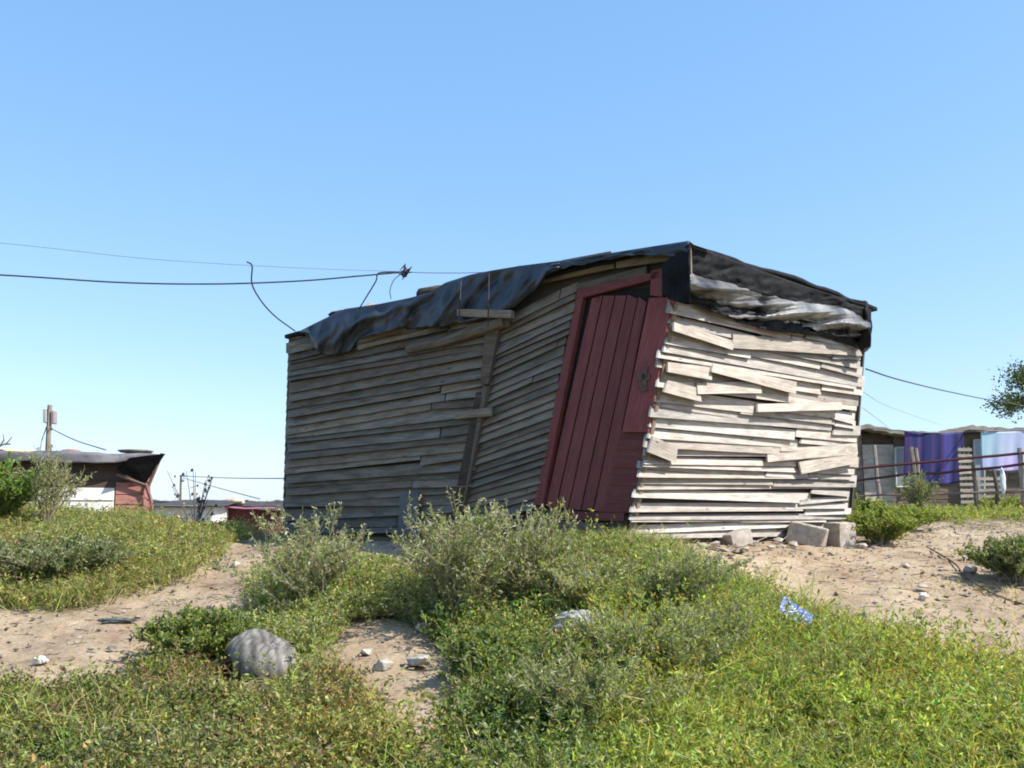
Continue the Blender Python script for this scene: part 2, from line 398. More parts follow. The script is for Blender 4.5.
def lerp(a, b, t): return (a[0]+(b[0]-a[0])*t, a[1]+(b[1]-a[1])*t)
def boards(acc, pl, BL, BR, TL, TR, ts, splits, lift=.028, thick=.014, jit=1.2, endj=(4, 4), cols=((.8, 1.1),), edge=None, gap=.6, rot=1.0, warm=.04):
    for i in range(len(ts)-1):
        t0, t1 = ts[i], min(1.0, ts[i+1]+.25*(ts[i+1]-ts[i]))
        if t1-t0 < .012: continue
        k = random.choice(splits)
        cuts = sorted([0]+[min(.93, max(.07, (j+random.uniform(.2, .8))/k)) for j in range(1, k)]+[1]) if k > 1 else [0, 1]
        for a, b in zip(cuts[:-1], cuts[1:]):
            if b-a < .05: continue
            L0, L1 = lerp(BL, TL, t0), lerp(BL, TL, t1); R0, R1 = lerp(BR, TR, t0), lerp(BR, TR, t1)
            q = [list(lerp(L0, R0, a)), list(lerp(L0, R0, b)), list(lerp(L1, R1, b)), list(lerp(L1, R1, a))]
            dv = random.uniform(-jit, jit); dr = random.gauss(0, rot)*1.2
            ea = random.uniform(-endj[0], endj[0]) if a == 0 else random.uniform(0, gap*2)
            eb = random.uniform(-endj[1], endj[1]) if b == 1 else -random.uniform(0, gap*2)
            for c in (0, 3): q[c][0] += ea; q[c][1] += dv-dr
            for c in (1, 2): q[c][0] += eb; q[c][1] += dv+dr
            q[0][1] += random.uniform(-.5, .5)*jit; q[1][1] += random.uniform(-.5, .5)*jit
            l0 = lift*random.uniform(.75, 1.35); l1 = lift*random.uniform(.75, 1.35)
            pts = [pl.at(*q[0], l0), pl.at(*q[1], l1), pl.at(*q[2], thick+.002), pl.at(*q[3], thick+.002)]
            bk = [p-pl.n*thick for p in pts]
            s = random.uniform(*cols[0]); wv = random.uniform(-warm, warm)
            col = (s*(1+wv), s, s*(1-wv))
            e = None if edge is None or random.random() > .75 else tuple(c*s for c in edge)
            prism(acc, pts, bk, col, edge=e)

# --- long side wall, left of the crooked post
a = Acc()
t = [0]; random.seed(11)
while t[-1] < 1: t.append(t[-1]+random.uniform(.030, .045))
boards(a, PL, (284, 534), (462, 534), (289.5, 338), (500, 288), t, [1, 1, 2, 2], endj=(1.8, 3), cols=((.62, 1.25),), rot=1.1, lift=.070, thick=.02, jit=1.7, warm=.07, edge=(.3, .28, .26))  # darkened board edges paint the shade lines under the laps
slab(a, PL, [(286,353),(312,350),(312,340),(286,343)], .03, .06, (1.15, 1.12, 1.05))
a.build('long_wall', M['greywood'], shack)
# --- narrow part between post and door
a = Acc(); t = [0]
while t[-1] < 1: t.append(t[-1]+random.uniform(.032, .044))
boards(a, PL, (462, 527), (535, 508), (500, 320), (578, 281), t, [1, 1, 1, 2], endj=(2, 1.5), cols=((.75, 1.2),), rot=.6, lift=.062, thick=.018, warm=.07, edge=(.3, .28, .26))  # edge colour again carries the shade below each board
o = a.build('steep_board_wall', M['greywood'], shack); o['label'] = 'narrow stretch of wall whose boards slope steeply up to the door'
# --- sunlit end wall
a = Acc(); random.seed(6)
BL, BR, TL, TR = (629, 538), (850, 531), (676, 268), (866, 318)
t = [0]
while t[-1] < 1:
    t.append(t[-1]+(random.uniform(.019, .025) if t[-1] < .30 else random.uniform(.025, .042)))
RED = (.62, .2, .17)
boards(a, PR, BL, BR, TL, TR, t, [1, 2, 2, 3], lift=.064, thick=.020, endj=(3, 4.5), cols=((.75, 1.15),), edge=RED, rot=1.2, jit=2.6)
def loose(q, o0=.035, o1=.055, s=1.0):
    pts = [PR.at(*q[0], o1+.055), PR.at(*q[1], o1+.055), PR.at(*q[2], o1+.012), PR.at(*q[3], o1+.012)]
    prism(a, pts, [p-PR.n*.02 for p in pts], (s*1.03, s, s*.96), edge=(.5*s, .2*s, .17*s))
loose([(648,452),(676,463),(678,448),(653,436)], .05, .068, .8)
loose([(802,474),(858,463),(857,448),(799,462)], .055, .075)
loose([(664,392),(702,402),(699,388),(668,380)], .045, .063, .95)
loose([(712,372),(796,394),(797,382),(713,364)], .05, .067)
loose([(698,394),(762,393),(760,381),(697,383)], .04, .058, 1.05)
loose([(758,412),(842,410),(842,402),(758,404)], .045, .062, 1.08)
loose([(668,372),(712,380),(712,366),(668,362)], .04, .058, 1.0)
loose([(674,331),(733,350),(734,341),(674,322)], .045, .062, .95)
loose([(733,348),(862,356),(862,346),(733,334)], .03, .048, .8)
loose([(768,462),(858,454),(857,443),(767,450)], .03, .05, 1.0)
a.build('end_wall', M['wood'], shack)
# --- backing boards that close the wall gaps
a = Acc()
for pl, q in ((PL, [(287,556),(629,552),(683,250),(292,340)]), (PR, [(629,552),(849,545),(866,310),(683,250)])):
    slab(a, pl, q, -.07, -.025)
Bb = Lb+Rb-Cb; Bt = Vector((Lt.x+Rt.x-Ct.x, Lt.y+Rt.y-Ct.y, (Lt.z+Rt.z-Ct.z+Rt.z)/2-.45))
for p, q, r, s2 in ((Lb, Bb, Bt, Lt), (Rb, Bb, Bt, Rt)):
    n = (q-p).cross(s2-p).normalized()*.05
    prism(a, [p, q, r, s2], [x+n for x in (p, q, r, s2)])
# dark backing added so gaps show no light, carried down to the ground
o = a.build('wall_backing', M['dark'], shack)
# rough rear boards
a = Acc()
for (p, q, r, s2) in ((Lb, Bb, Bt, Lt), (Bb, Rb, Rt, Bt)):
    n = (q-p).cross(s2-p).normalized(); cen = (Lb+Rb)/2
    if (p-cen).dot(n) < 0: n = -n
    K = 22
    for k in range(K):
        t0, t1 = k/K, (k+1.2)/K
        A0, B0 = p.lerp(s2, t0), q.lerp(r, t0); A1, B1 = p.lerp(s2, min(t1, 1)), q.lerp(r, min(t1, 1))
        c = random.uniform(.3, .7); s = random.uniform(.8, 1.1)
        for x0, x1 in ((0, c), (c+.003, 1)):
            pts = [A0.lerp(B0, x0)+n*.04, A0.lerp(B0, x1)+n*.04, A1.lerp(B1, x1)+n*.022, A1.lerp(B1, x0)+n*.022]
            prism(a, pts, [y-n*.014 for y in pts], (s, s, s))
a.build('rear_wall', M['greywood'], shack)
# --- crooked door
a = Acc(); slab(a, PL, [(540,507),(612,513),(660,286),(584,294)], -.02, .0, (.22, .2, .2)); a.build('dark_door_gap', M['dark'], shack)  # dark slab stands in for the shade in the gaps round the leaf
dr = Acc()
tops = [(591,299),(603,296),(615,294),(627,295),(638,297),(647,301)]
bots = [(545,506),(556,508),(568,509),(581,510),(593,511),(606,512)]
for k in range(5):
    s = random.uniform(.82, 1.12); g = .7
    q = [(bots[k][0]+g, bots[k][1]), (tops[k][0]+g, tops[k][1]+random.uniform(-1, 2)), (tops[k+1][0]-g, tops[k+1][1]+random.uniform(-1, 2)), (bots[k+1][0]-g, bots[k+1][1])]
    slab(dr, PL, q, .002, .022+random.uniform(0, .008), (s, s, s))
door = dr.build('door', M['red'], shack); door['label'] = 'crooked plank door in worn dark red paint'
hd = Acc()
pl = PL
for q in ([(641,391),(646,391),(647,366),(643,366)], [(637,380),(649,380),(650,374),(638,374)]):
    slab(hd, PL, q, .078, .10)
tube(hd, curve_pts([PL.at(644, 384, .10), PL.at(641, 387, .13), PL.at(640, 378, .14), PL.at(643, 372, .10)], 6), .008, n=6)
hd.build('latch', M['metal'], door)
fr = Acc()
for q, s in (([(534,504),(576,298),(583,297),(542,506)], 1.0),
          ([(576,299),(662,277),(663,270),(577,290)], .95),
          ([(650,295),(662,297),(664,268),(651,271)], 1.15),
          ([(622,432),(649,298),(672,297),(648,432)], 1.3)):
    s0 = s
    slab(fr, PL, q, .0, .06 if s < 1.2 else .082, (s0*1.05, s0, s0))
for k in range(9):                                   # short red boards below
    v0 = 512-k*9; v1 = v0-9.6
    f0 = (512-v0)/80; f1 = (512-v1)/80
    s = random.uniform(.75, .95)
    slab(fr, PL, [(604+17*f0, v0), (631+17*f0, v0+1), (631+17*f1, v1+1), (604+17*f1, v1)], .0, .045+random.uniform(0, .01)+.01*(k % 2), (s, s, s))
slab(fr, PL, [(548,519),(624,521),(624,513),(548,511)], .0, .055, (.8, .8, .8))
fr.build('door_frame', M['red'], shack)
a = Acc(); slab(a, PL, [(556,531),(604,533),(604,523),(556,521)], .01, .05, (.6, .6, .6)); a.build('trim_board', M['greywood'], shack)
a = Acc(); slab(a, PL, [(606,533),(626,536),(628,515),(612,514)], -.01, .035, (.35, .3, .28)); a.build('trim_board', M['greywood'], shack)
a = Acc(); slab(a, PL, [(627,536),(631,537),(675,304),(671,303)], .0, .058, (1.1, 1.07, 1.0)); a.build('trim_board', M['greywood'], shack)
a = Acc(); slab(a, PL, [(576,292),(646,274),(646,266),(576,284)], .0, .045, (.6, .58, .55)); a.build('trim_board', M['greywood'], shack)
a = Acc(); slab(a, PL, [(538,284),(614,268),(613,254),(540,266)], .03, .055, (1.0, .95, .8)); a.build('trim_board', M['greywood'], shack)
a = Acc(); slab(a, PL, [(560,266),(612,256),(611,251),(562,260)], .10, .13, (1.25, 1.2, 1.1)); a.build('trim_board', M['greywood'], shack)
a = Acc(); slab(a, PL, [(616,268),(674,260),(672,252),(616,258)], .05, .075, (.9, .85, .72)); a.build('trim_board', M['greywood'], shack)
a = Acc(); slab(a, PL, [(358,350),(408,337),(406,326),(356,340)], .05, .075, (1.15, 1.1, 1.0)); a.build('trim_board', M['greywood'], shack)
a = Acc(); slab(a, PL, [(408,338),(440,331),(440,324),(408,330)], .05, .07, (1.05, 1.0, .9)); a.build('trim_board', M['greywood'], shack)
# --- post and braces
a = Acc()
slab(a, PL, [(480,384),(488,384),(500,322),(486,322)], .05, .10, (.62, .58, .54))
slab(a, PL, [(460,520),(468,486),(488,386),(483,386)], .05, .10, (.66, .63, .58))
slab(a, PL, [(447,536),(459,534),(482,392),(476,392)], .02, .088, (.30, .28, .26))  # dark strip painted in for the shaded gap beside the post
a.build('post', M['greywood'], shack)
a = Acc(); slab(a, PL, [(457,316),(511,318),(511,310),(457,309)], .14, .19, (1.2, 1.17, 1.1)); a.build('crosspiece', M['greywood'], shack)
a = Acc(); slab(a, PL, [(455,419),(491,416),(491,407),(455,413)], .10, .125, (1.0, .97, .9)); a.build('crosspiece', M['greywood'], shack)
a = Acc(); slab(a, PL, [(448,337),(508,326),(507,316),(470,325)], .07, .12, (.8, .76, .7)); a.build('crosspiece', M['greywood'], shack)
a = Acc(); tube(a, [PL.at(408, 350, .09), PL.at(450, 340, .1), PL.at(505, 322, .11)], .045, .055, 7, (.8, .76, .7)); a.build('crosspiece', M['greywood'], shack)
# grey panel leaning at the foot
a = Acc()
slab(a, PL, [(398,540),(418,536),(418,492),(400,491)], .10, .12, (.75, .8, .85))
o = a.build('leaning_panel', M['paint'], shack); 
o.data.materials.clear(); o.data.materials.append(vary_mat('grey_board_sheet', (.13, .125, .12), (.19, .185, .175), scale=6))

# --- roof deck
roof_o = PR.n*.10
eaves = [Lt+PL.n*.08, Ct+(PL.n+PR.n)*.09, Rt+PR.n*.12, Bt-PL.n*.1]
eaves[3] = Vector((Bt.x, Bt.y, Bt.z))
a = Acc(); K = 24
def roof_pt(s, t):
    return eaves[0].lerp(eaves[1], s).lerp(eaves[3].lerp(eaves[2], s), t)
g = []; 
for j in range(K+1):
    for i in range(K*2+1):
        s, t2 = i/(K*2), j/K; p = roof_pt(s, t2).copy()
        p.z += .02+.05*float(fbm(np.array(s*7), np.array(t2*6), 77, 3))-.06*math.sin(math.pi*s)*math.sin(math.pi*t2)
        g.append(p)
n0 = len(g); W2 = K*2+1
top = [tuple(p) for p in g]; bot = [(p.x, p.y, p.z-.04) for p in g]
F = []
for j in range(K):
    for i in range(K*2):
        q = j*W2+i; F.append((q, q+1, q+1+W2, q+W2)); F.append((n0+q+W2, n0+q+1+W2, n0+q+1, n0+q))
for i in range(K*2):
    F.append((i+1, i, n0+i, n0+i+1)); q = K*W2+i; F.append((q, q+1, n0+q+1, n0+q))
for j in range(K):
    q = j*W2; F.append((q, q+W2, n0+q+W2, n0+q)); q = j*W2+W2-1; F.append((q+W2, q, n0+q, n0+q+W2))
a.add(top+bot, F)
a.build('roof', M['black'], shack, smooth=True)

def interp(pts, x):
    return np.interp(x, [p[0] for p in pts], [p[1] for p in pts])
def sheet(name, pl, top, hem, u0, u1, nu, nv, outf, material, back=.35, seed=0, fold=.03, skew=0, label=None, ragged=2.0, fs=1.0, fine=1.0):
    """plastic draped over an eave: starts on the roof, turns over the edge and hangs down to its hem"""
    V = []; F = []
    us = np.linspace(u0, u1, nu+1)
    for i, u in enumerate(us):
        vt = float(interp(top, u)); vh = float(interp(hem, u))+ragged*float(fbm(np.array(u*.11), np.array(3.3), seed+5, 3))
        p0 = pl.at(u, vt, outf(0))
        for b in range(4, 0, -1):                            # over the roof
            r = p0-pl.n*(back*b/4); r.z += .02*b/4-.02; V.append(tuple(r))
        for j in range(nv+1):
            s = j/nv; v = vt+(vh-vt)*s
            xx = (u+skew*(v-vt)); rid = lambda f, g, k: 1-2*abs(float(fbm(np.array(xx*f*fs), np.array(s*g+xx*.006), seed+k, 3)))*1.6
            fo = fold*(.75*rid(.035, .9, 0)-.35)*min(1, s*3+.15)
            fo += fine*fold*.38*(rid(.11, 1.5, 9)-.4)*min(1, s*3)
            fo += fine*fold*.16*(rid(.3, 3.0, 15)-.4)*min(1, s*3)
            V.append(tuple(pl.at(u, v, outf(s)+fo)))
    m = nv+5
    for i in range(nu):
        for j in range(m-1):
            q = i*m+j; F.append((q, q+1, q+1+m, q+m))
    n = len(V); nb = -pl.n*.006
    a = Acc(); a.add(V, F)
    o = a.build(name, material, shack, smooth=True)
    md = o.modifiers.new('thickness', 'SOLIDIFY'); md.thickness = .006; md.offset = 0
    if label: o['label'] = label
    return o
topL = [(300,331),(318,322),(345,309),(380,304),(410,298),(432,292),(445,283),(470,275),(490,271),(520,266),(560,261),(612,253),(650,247),(689,241)]
hemL = [(300,333),(306,334),(314,346),(322,354),(336,356),(350,351),(357,339),(380,333),(400,328),(412,329),(426,327),(437,327),(455,324),(470,321),(488,317),(500,312),(515,307),(530,294),(538,288),(546,276),(560,270),(600,262),(640,254),(689,250)]
sheet('hanging_tarpaulin', PL, topL, hemL, 300, 560, 150, 26, lambda s: .14+.05*math.sin(s*2.6), M['tarp'], seed=3, fold=.085, skew=.5, fine=.35, label='dark blue-grey plastic bunched over the long eave')
sheet('roof_edge_sheet', PL, topL, [(540,274),(560,269),(600,261),(640,254),(660,256),(689,256)], 545, 689, 60, 10, lambda s: .17+.02*s, M['tarp'], seed=8, fold=.03)
# plastic tucked round the corner by the door
sheet('corner_flap', PL, [(660,266),(689,244)], [(660,288),(668,298),(680,302),(689,305)], 662, 690, 24, 20, lambda s: .18+.03*s, M['black'], seed=21, fold=.04)
topR = [(683,243),(689,243),(705,250),(734,261),(770,274),(804,286),(839,297),(852,299),(863,301),(872,306)]
midR = [(683,272),(690,273),(720,282),(762,294),(800,303),(849,311),(872,320)]
hemR = [(683,296),(690,299),(705,308),(729,316),(771,325),(800,327),(823,331),(846,338),(866,350),(872,346)]
sheet('black_eave_sheet', PR, topR, midR, 688, 871, 110, 16, lambda s: .12+.02*s, M['black'], seed=31, fold=.03, skew=1.0, back=.10, label='torn black plastic edging over the sunny end', ragged=3)
o = sheet('folded_silver_sheet', PR, [(683,268),(690,270),(720,279),(762,290),(800,299),(849,307),(872,315)], hemR, 690, 871, 150, 40,
      lambda s: .09+.13*math.sin(min(1, s*1.25)*math.pi)**1.0*(1-.35*s), M['silver'], back=.02, seed=44, fold=.10, skew=2.5, fs=.6, fine=.35, label='shiny crumpled grey plastic folded under the black edge', ragged=4)
sheet('lower_black_hem', PR, [(683,290),(700,298),(740,306),(780,314),(820,322),(871,330)], [(683,297),(700,307),(729,318),(771,331),(800,334),(823,337),(846,343),(866,352),(871,347)], 684, 871, 100, 10,
      lambda s: .07+.03*s, M['black'], back=.02, seed=52, fold=.05, skew=1.5)
# rounded bundle at the far corner
a = Acc(); c0 = PR.at(862, 326, .12)
bm = bmesh.new(); bmesh.ops.create_icosphere(bm, subdivisions=4, radius=1)
for v in bm.verts:
    p = v.co.copy(); k = 1+.5*float(fbm(np.array(p.x*2+p.z*1.5+5), np.array(p.y*2+p.z*3), 63, 4)); v.co = Vector((p.x*.09*k, p.y*.13*k, p.z*.24*k))
a.add([tuple(v.co+c0) for v in bm.verts], [[v.index for v in f.verts] for f in bm.faces]); bm.free()
a.build('plastic_bundle', M['black'], shack, smooth=True)
a = Acc(); tube(a, [PR.at(690, 246, .16), PR.at(691, 284, .15)], .012, n=6, col=(1.4, 1.4, 1.3)); a.build('corner_batten', M['pole'], shack)
# cords holding the sheet
a = Acc()
for (u0, v0, u1, v1) in ((461,281,459,318),(489,273,488,326)):
    a = Acc(); tube(a, [PL.at(u0, v0, .24), PL.at((u0+u1)/2, (v0+v1)/2, .28), PL.at(u1, v1, .2)], .006, n=4); a.build('tie_cord', M['wire'], shack)

# things thrown on the roof
def lump(name, c, r, seed, m, sub=3, amp=.35, label=None, cat=None, group=None, parent=None, rot=0, col=(1, 1, 1)):
    bm = bmesh.new(); bmesh.ops.create_icosphere(bm, subdivisions=sub, radius=1)
    a = Acc(); cr, sr = math.cos(rot), math.sin(rot); V = []
    for v in bm.verts:
        p = v.co; k = 1+amp*float(fbm(np.array(p.x*1.7+seed+p.z), np.array(p.y*1.7+p.z*2.1), seed, 4))
        x, y, z = p.x*r[0]*k, p.y*r[1]*k, p.z*r[2]*k
        V.append((c[0]+x*cr-y*sr, c[1]+x*sr+y*cr, c[2]+z))
    a.add(V, [[v.index for v in f.verts] for f in bm.faces], col); bm.free()
    o = a.build(name, m, parent, origin=None if parent else c, smooth=sub > 2)
    if label: tag(o, label, cat, group)
    return o
def hullrock(name, c, r, seed, m, label=None, cat='stone', group=None, rot=0, n=16, bev=.08, box=False, tilt=0):
    rr = random.Random(seed); bm = bmesh.new()
    if box:
        for x in (-1, 1):
            for y in (-1, 1):
                for z in (-1, 1): bm.verts.new((x*rr.uniform(.85, 1.05), y*rr.uniform(.85, 1.05), z*rr.uniform(.85, 1.05)))
        for _ in range(3): bm.verts.new((rr.uniform(-.9, .9), rr.uniform(-.9, .9), rr.choice((-1, 1))*1.04))
    else:
        for _ in range(n):
            v = Vector((rr.gauss(0, 1), rr.gauss(0, 1), rr.gauss(0, 1))).normalized()*rr.uniform(.8, 1.1); bm.verts.new(v)
    res = bmesh.ops.convex_hull(bm, input=bm.verts)
    bmesh.ops.delete(bm, geom=[g for g in res['geom_interior'] if isinstance(g, bmesh.types.BMVert)], context='VERTS')
    bmesh.ops.bevel(bm, geom=bm.edges[:], offset=bev, segments=2, affect='EDGES', profile=.6)
    bmesh.ops.triangulate(bm, faces=bm.faces[:])
    Rm = Matrix.Rotation(rot, 3, 'Z') @ Matrix.Rotation(tilt, 3, 'Y')
    V = [tuple(Vector(c)+Rm @ Vector((v.co.x*r[0], v.co.y*r[1], v.co.z*r[2]))) for v in bm.verts]
    bm.verts.index_update()
    a = Acc(); a.add(V, [[v.index for v in f.verts] for f in bm.faces]); bm.free()
    o = a.build(name, m, origin=c)
    if label: tag(o, label, cat, group)
    return o

def roofat(u, v, back):
    p = PL.at(u, v, .05)-PL.n*back; p.z += back*.22; return p
lump('scrap_heap', roofat(420, 296, .3), (.24, .16, .10), 5, M['scrap'], col=(.35, .33, .3), label='dark hump of scrap lying on the long eave of the big shack roof', cat='scrap')
lump('scrap_heap', roofat(336, 316, .3), (.30, .15, .07), 9, M['scrap'], col=(.35, .33, .3), label='low heap of brown scrap at the left end of the big shack roof', cat='scrap')
for k, (u, v, r, tx) in enumerate(((352,308,.06,'small brown stone beside the low scrap heap on the big shack roof'),(316,323,.05,'pale stone weighing down the far left roof corner of the big shack'))):
    hullrock('roof_stone', roofat(u, v, .25), (r*1.6, r, r*.9), 60+k, M['rock'], tx, 'stone', 'stones on the shack roof')
a = Acc(); q = [roofat(443, 292, .06), roofat(489, 276, .06), roofat(487, 271, .3), roofat(447, 284, .3)]
prism(a, q, [p-Vector((0, 0, .02)) for p in q], (1.15, 1.05, .9))
tag(a.build('loose_board', M['greywood'], origin=q[0]), 'brown board wedged across the top of the tarpaulin on the big shack roof', 'board')
a = Acc(); q = [roofat(288,339,.0), roofat(300,338,.0), roofat(304,326,.12), roofat(292,332,.12)]
prism(a, q, [p-PL.n*.14 for p in q], (1.4, 1.3, 1.15)); tag(a.build('loose_board', M['greywood'], origin=q[0]), 'short pale board end poking up at the left roof corner of the big shack', 'board')

# ================================================================ leaves
def leaves(acc, base, d, L, Wd, col, fold=.25, droop=0.0):
    """diamond leaves, one folded quad each"""
    n = len(base); d = d/(np.linalg.norm(d, axis=1)[:, None]+1e-9)
    r = rng.normal(size=(n, 3)); s = np.cross(d, r); s /= np.linalg.norm(s, axis=1)[:, None]+1e-9
    nn = np.cross(s, d); L = np.broadcast_to(L, n)[:, None]; Wd = np.broadcast_to(Wd, n)[:, None]
    mid = base+d*L*.45+nn*Wd*fold; tip = base+d*L; tip[:, 2] -= droop*L[:, 0]
    V = np.stack([base, mid+s*Wd*.5, tip, mid-s*Wd*.5], 1).reshape(-1, 3)
    F = np.arange(n*4).reshape(-1, 4)
    acc.add(V, F, col)
def blades(acc, base, d, L, Wd, col, bend=.4):
    n = len(base); d = d/(np.linalg.norm(d, axis=1)[:, None]+1e-9)
    r = rng.normal(size=(n, 3)); r[:, 2] *= .1; s = np.cross(d, r); s /= np.linalg.norm(s, axis=1)[:, None]+1e-9
    hor = d*[1, 1, 0]+rng.normal(size=(n, 3))*[.25, .25, 0]
    L = np.broadcast_to(L, n)[:, None]; Wd = np.broadcast_to(Wd, n)[:, None]
    m = base+d*L*.55; tip = base+d*L*.9+hor*L*bend; tip[:, 2] -= (bend*L*.35)[:, 0]
    V = np.stack([base-s*Wd*.5, base+s*Wd*.5, m+s*Wd*.38, m-s*Wd*.38, tip], 1).reshape(-1, 3)
    i = np.arange(n)*5
    acc.add(V, np.stack([i, i+1, i+2, i+3], 1), col)
    acc.f.append((np.stack([i+3, i+2, i+4], 1)+acc.n-len(V)).ravel()); acc.fn.append(np.full(n, 3))
    acc.c.append(np.repeat(np.broadcast_to(col, (n, 3)), 3, 0)); acc.uv.append(np.zeros((n*3, 2)))
def palette(n, cols, w, var=.18):
    w = np.array(w, float)/sum(w); k = rng.choice(len(cols), n, p=w); c = np.array(cols)[k]
    return np.clip(c*(1+rng.normal(size=(n, 1))*var)*(1+rng.normal(size=(n, 3))*.05), .005, .9)
def area_pts(n, x0, x1, y0, y1, cond):
    out = []
    tot = 0
    while tot < n:
        X = rng.uniform(x0, x1, n*2); Y = rng.uniform(y0, y1, n*2); Z = ground(X, Y)
        k = cond(X, Y, Z); out.append(np.stack([X[k], Y[k], Z[k]], 1)); tot += int(k.sum())
        if len(out) > 30: break
    return np.concatenate(out)[:n]
def sprigs(acc, B, H, spread, k, leafL, leafW, cols, w, tint=None, up_=.5):
    """each plantlet is a stem direction with k leaves set along it"""
    n = len(B); d = rng.normal(size=(n, 3))*[spread, spread, .15]; d[:, 2] = np.abs(d[:, 2])+1; d /= np.linalg.norm(d, axis=1)[:, None]
    H = np.broadcast_to(H, n)*rng.uniform(.45, 1.15, n)
    t = rng.uniform(.15, 1, (n, k)); pos = B[:, None]+d[:, None]*(H[:, None]*t)[..., None]
    pos[..., :2] += d[:, None, :2]*(t**2*H[:, None]*.5)[..., None]
    pos = pos.reshape(-1, 3)
    ld = rng.normal(size=(n*k, 3))+np.repeat(d, k, 0)*up_; ld[:, 2] = ld[:, 2]*.6+.35
    s = rng.uniform(.6, 1.25, n*k); c = palette(n*k, cols, w)
    pt = np.repeat(1+rng.normal(size=(n, 1))*.13, k, 0)      # plant to plant
    c = c*pt*([1, 1, 1] if tint is None else np.repeat(tint, k, 0))
    leaves(acc, pos, ld, leafL*s, leafW*s, np.clip(c, .004, .9))

def clusters(nc, per, x0, x1, y0, y1, cond, rad, hts, s=0):
    """domed clumps: many plantlets round a centre, tallest in the middle; gives points, heights and a tint per clump"""
    C = area_pts(nc, x0, x1, y0, y1, cond); nc = len(C)
    k = rng.poisson(per, nc)+3; i = np.repeat(np.arange(nc), k); R = rng.uniform(.55, 1.5, nc)*rad
    off = rng.normal(size=(len(i), 2))*.62; d2 = (off**2).sum(1)
    X = C[i, 0]+off[:, 0]*R[i]; Y = C[i, 1]+off[:, 1]*R[i]; Z = ground(X, Y)
    big = vnoise(C[:, 0]*1.4, C[:, 1]*1.4, 400+s)
    Hc = (hts[0]+(hts[1]-hts[0])*rng.uniform(0, 1, nc)**1.8)*(.55+.9*big)
    H = Hc[i]*np.exp(-d2*.45)
    t = (1+rng.normal(size=(nc, 1))*.16)*(1+rng.normal(size=(nc, 3))*.09)*(1+(big-.5)[:, None]*np.array([.35, .2, .1]))
    B = np.stack([X, Y, Z], 1); ok = ~bare(X+rng.normal(size=len(X))*.08, Y+rng.normal(size=len(X))*.1, Z) & ~under_shack(X, Y) & clear(X, Y)
    return B[ok], H[ok], t[i][ok]
def tufts(acc, B, H, t, cols, w, wd=.006, spread=.5, bend=.4):
    n = len(B); c = palette(n, cols, w)*t; d = rng.normal(size=(n, 3))*[spread, spread, .1]+[0, 0, 1]
    blades(acc, B, d, H*rng.uniform(.6, 1.3, n), wd, np.clip(c, .005, .9), bend)

SHACKPOLY = [(p.x, p.y) for p in (Lb, Cb, Rb, Bb)]
def under_shack(X, Y):
    r = inpoly(X, Y, SHACKPOLY); return r
def frame(X, Y, Z, m=230):
    u, v = proj(X, Y, Z); return (u > -m) & (u < 1024+m) & (v < 768+110)

GREEN = [(.27,.33,.075),(.36,.41,.10),(.17,.22,.05),(.38,.36,.14),(.40,.32,.16)]
OLIVE = [(.29,.29,.10),(.20,.23,.07),(.38,.35,.15),(.30,.19,.12),(.10,.12,.045)]
DARKG = [(.09,.14,.04),(.13,.19,.05),(.20,.25,.075),(.06,.09,.03)]
GREY  = [(.29,.32,.17),(.38,.40,.25),(.21,.25,.12),(.48,.45,.31)]
STRAW = [(.42,.36,.16),(.32,.32,.11),(.20,.25,.07),(.48,.40,.24)]

CLEAR = [(G(262, 676), .30), (G(797, 634), .22), (G(581, 652), .24), (G(262, 700), .12)]
def region(*polys, wob=14):
    def f(X, Y, Z):
        u, v = proj(X, Y, Z); u = u+wob*fbm(X*1.7, Y*1.7, 91, 3); v = v+wob*.6*fbm(X*1.7, Y*1.7+5, 95, 3)
        r = np.zeros(u.shape, bool)
        for p in polys: r |= inpoly(u, v, p)
        return r
    return f
def clump(X, Y, s, lo, f=1.6):
    return vnoise(X*f, Y*f, s)+.5*vnoise(X*f*3, Y*f*3, s+1) > lo+rng.uniform(0, .35, np.shape(X))
R_OLIVE = region([(-400,650),(60,670),(140,664),(230,680),(300,650),(350,690),(400,728),(430,780),(430,960),(-400,960)])
R_GREEN = region([(560,960),(600,640),(640,590),(720,580),(780,590),(850,606),(930,638),(1024,655),(1300,680),(1300,960)])
R_MID = region([(400,960),(440,730),(455,690),(440,640),(470,600),(560,560),(640,560),(700,590),(640,640),(600,960)])
R_MOUND = region([(-300,500),(150,505),(215,515),(245,540),(212,566),(193,588),(130,604),(60,612),(-300,606)])
R_STRAW = region([(545,552),(600,538),(690,545),(710,575),(690,600),(620,590),(560,575)], [(740,590),(800,580),(860,605),(890,640),(840,645),(770,630)], wob=8)
R_LEFTM = region([(235,560),(330,552),(385,580),(430,588),(430,625),(385,615),(345,625),(320,660),(290,700),(230,690),(240,610)])
R_REDD = region([(250,690),(330,660),(360,720),(320,760),(270,750)], wob=8)
R_FARL = region([(850,512),(1300,505),(1300,522),(960,520),(900,528)], wob=3)

def clear(X, Y):
    k = np.ones(np.shape(X), bool)
    for p, q in CLEAR: k &= (X-p.x)**2+((Y-p.y)*.9)**2 > q*q
    return k
def NB(X, Y, Z): return clear(X, Y) & frame(X, Y, Z) & ~bare(X+rng.normal(size=np.shape(X))*.09, Y+rng.normal(size=np.shape(X))*.13, Z) & ~under_shack(X, Y)
def undul(X, Y, s=51): return .35+1.1*np.clip(vnoise(X*1.9, Y*1.9, s)*.6+vnoise(X*4.5, Y*4.5, s+2)*.5-.05, 0, 1.2)

# olive succulent carpet, lower left
LUSH = [(.32,.39,.08),(.42,.47,.12),(.50,.47,.22),(.20,.26,.06)]

